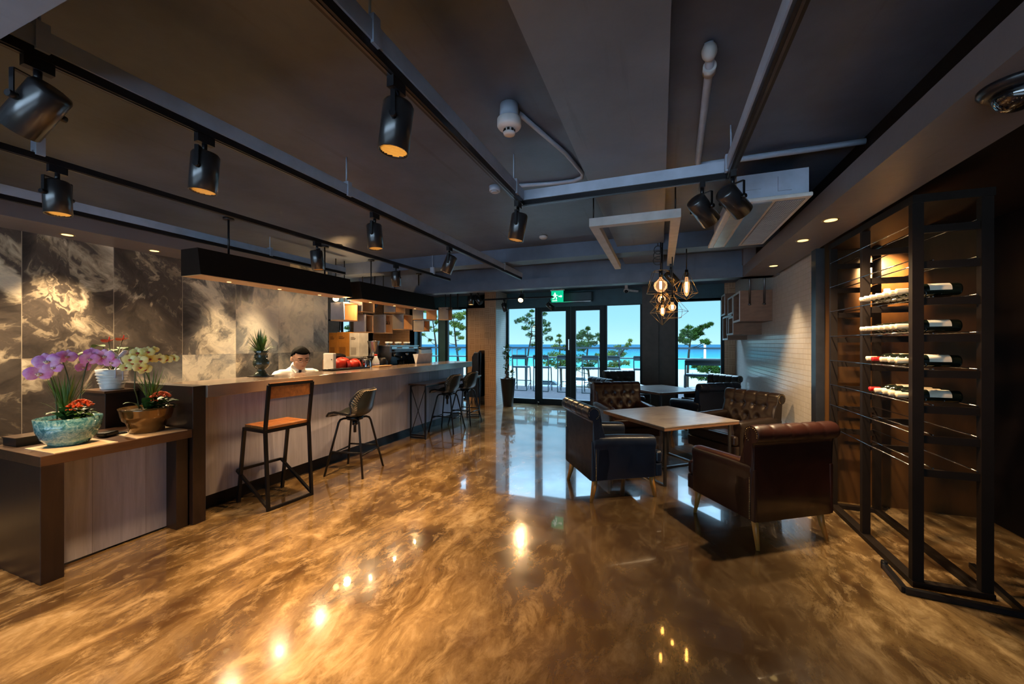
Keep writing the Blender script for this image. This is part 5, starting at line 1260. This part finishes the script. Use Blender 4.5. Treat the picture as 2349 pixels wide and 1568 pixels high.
def car(x, y, rz, m, label):
    r = thing('parked_car', label, 'car', (x, y, -4.52), rz, 'parked cars')
    MB().prism([(-2.1, .35), (2.1, .35), (2.15, .75), (1.3, .92), (-1.9, .98), (-2.15, .8)], lambda a, b, d: V((a, d, b)), -.85, .85).build('body', m, r, bevel=.06)
    MB().prism([(-1.7, .95), (1.05, .92), (.45, 1.42), (-1.1, 1.45)], lambda a, b, d: V((a, d, b)), -.75, .75).build('cabin_glass', M['frame'], r, bevel=.05)
    MB().prism([(-1.15, 1.43), (.5, 1.40), (.4, 1.48), (-1.0, 1.5)], lambda a, b, d: V((a, d, b)), -.74, .74).build('roof', m, r)
    for wx in (-1.35, 1.35):
        for s in (-1, 1):
            w = MB().cyl((wx, s * .70, .33), (wx, s * .88, .33), .33, n=18).build('wheel', M['black'], r); MB().cyl((wx, s * .885, .33), (wx, s * .89, .33), .2, n=12).build('hubcap', M['steel'], w)
wc = mat('white_car_paint', (.75, .75, .74), .25); dc = mat('dark_car_paint', (.12, .16, .22), .25)
for u, y, rz, m_, lab in ((1500, 45, 0.1, wc, 'white car beyond the terrace beside the taupe column'), (1262, 48, .2, dc, 'dark car behind the pines left of the door stiles'), (1425, 52, 0, dc, 'dark car in the middle of the distant car park'), (1330, 55, .1, wc, 'white car behind the broad pine')):
    car(at(u, 850, y).x, y, rz, m_, lab)
o = thing('light_pole', 'white light pole on the beach in the far right window', 'pole', (at(1617, 830, 58).x, 58, -4.6)); MB().cyl((0, 0, 0), (0, 0, 6.2), .16, .12).build('shaft', M['white'], o); MB().sph((0, 0, 6.2), .22).build('lamp_head', M['white'], o)
for u, y, lab in ((1186, 40, 'dark lamp post on the beach left of the tall slim pine'), (1175, 46, 'farther dark lamp post at the edge of the leftmost glass')):
    o = thing('lamp_post', lab, 'lamp post', (at(u, 830, y).x, y, -4.55), 0, 'lamp posts by the beach'); MB().cyl((0, 0, 0), (0, 0, 5.5), .06).build('shaft', M['frame'], o); MB().bar((0, 0, 5.5), (.5, 0, 5.55), .1).build('lamp_arm', M['frame'], o)
r = thing('palm_shrub', 'small palm on the lawn left of the tall slim pine', 'palm', (at(1189, 870, 26).x, 26, -4.5)); MB().cyl((0, 0, 0), (0, 0, 2.0), .14, .10).build('trunk', M['bark'], r)
lv = MB()
for k in range(22): a = R.uniform(0, 2 * PI); leafblade(lv, (0, 0, 1.95), (1.0 * math.cos(a), 1.0 * math.sin(a), 2.0 + R.uniform(-.6, .5)), .10, .2, 6)
lv.build('fronds', M['pine'], r)

# ------------------------------------------------------------------ sky, sun, camera
SKY_HI = 13.0; SKY_BACK = 1.2
w = bpy.data.worlds.new('sky'); SC.world = w; w.use_nodes = True; t = w.node_tree; bg = t.nodes['Background']
tc = t.nodes.new('ShaderNodeTexCoord'); sp = t.nodes.new('ShaderNodeSeparateXYZ'); t.links.new(tc.outputs['Generated'], sp.inputs[0])
def ramp_w(src, stops):
    rp = t.nodes.new('ShaderNodeValToRGB'); t.links.new(src, rp.inputs[0]); cr = rp.color_ramp
    while len(cr.elements) < len(stops): cr.elements.new(.5)
    for e, (p, c) in zip(cr.elements, stops): e.position = p; e.color = (*c, 1)
    return rp.outputs[0]
def mth(op, x, y=0.):
    n = t.nodes.new('ShaderNodeMath'); n.operation = op
    for i, q in enumerate((x, y)):
        if isinstance(q, (int, float)): n.inputs[i].default_value = q
        else: t.links.new(q, n.inputs[i])
    return n.outputs[0]
# sky: blue over the sea, with fill brightness added overhead and behind
colr = ramp_w(sp.outputs['Z'], ((0., (.44, .72, .82)), (.06, (.33, .64, .82)), (.12, (.28, .58, .82)), (.45, (.50, .74, 1.0)), (1., (.55, .75, 1.0))))
hi = ramp_w(sp.outputs['Z'], ((.28, (0, 0, 0)), (.62, (1, 1, 1))))
bk = ramp_w(mth('MULTIPLY', sp.outputs['Y'], -1.), ((.0, (0, 0, 0)), (.5, (1, 1, 1))))
st = mth('ADD', mth('ADD', 1.0, mth('MULTIPLY', hi, SKY_HI)), mth('MULTIPLY', bk, SKY_BACK))
t.links.new(colr, bg.inputs[0]); t.links.new(st, bg.inputs[1])
for nm, loc, rot, sx, sy in (('front_portal', (-1.2, 9.62, 1.25), (-PI / 2, 0, 0), 5.2, 2.5), ('bar_portal', (-5.6, 9.62, 1.25), (-PI / 2, 0, 0), 1.6, 2.5), ('back_portal', (-1.8, -3.62, 1.3), (PI / 2, 0, 0), 6.8, 1.8)):
    pd = bpy.data.lights.new(nm, 'AREA'); pd.shape = 'RECTANGLE'; pd.size = sx; pd.size_y = sy; pd.cycles.is_portal = True
    po = bpy.data.objects.new(nm, pd); COL.objects.link(po); po.location = loc; po.rotation_euler = rot; po['kind'] = 'helper'
sd = bpy.data.lights.new('sun', 'SUN'); sd.energy = 1.6; sd.color = (1, .95, .85); sd.angle = .01
so = bpy.data.objects.new('sun', sd); COL.objects.link(so); so.rotation_euler = V((-.62, .62, -.95)).to_track_quat('-Z', 'Y').to_euler(); so['kind'] = 'helper'
cd = bpy.data.cameras.new('camera'); cam = bpy.data.objects.new('camera', cd); COL.objects.link(cam); SC.camera = cam
cd.sensor_width = 36; cd.lens = 900 / 2349 * 36; cd.shift_y = 5 / 2349; cd.clip_start = .02; cd.clip_end = 12000
cam.location = (0, 0, 1.5); cam.rotation_euler = (PI / 2, 0, TH)
vs_ = SC.view_settings; vs_.view_transform = 'Standard'; vs_.look = 'None'; vs_.gamma = 1; vs_.use_curve_mapping = False; vs_.exposure = 0.5
cy = SC.cycles; cy.adaptive_threshold = .03; cy.max_bounces = 6; cy.diffuse_bounces = 3; cy.glossy_bounces = 4; cy.transparent_max_bounces = 12; cy.sample_clamp_indirect = 4; cy.caustics_reflective = False; cy.caustics_refractive = False; cy.use_denoising = True
for o in list(SC.objects):          # light objects inherit the fixture they sit in
    if o.type == 'LIGHT' and 'kind' not in o: o['kind'] = 'helper'
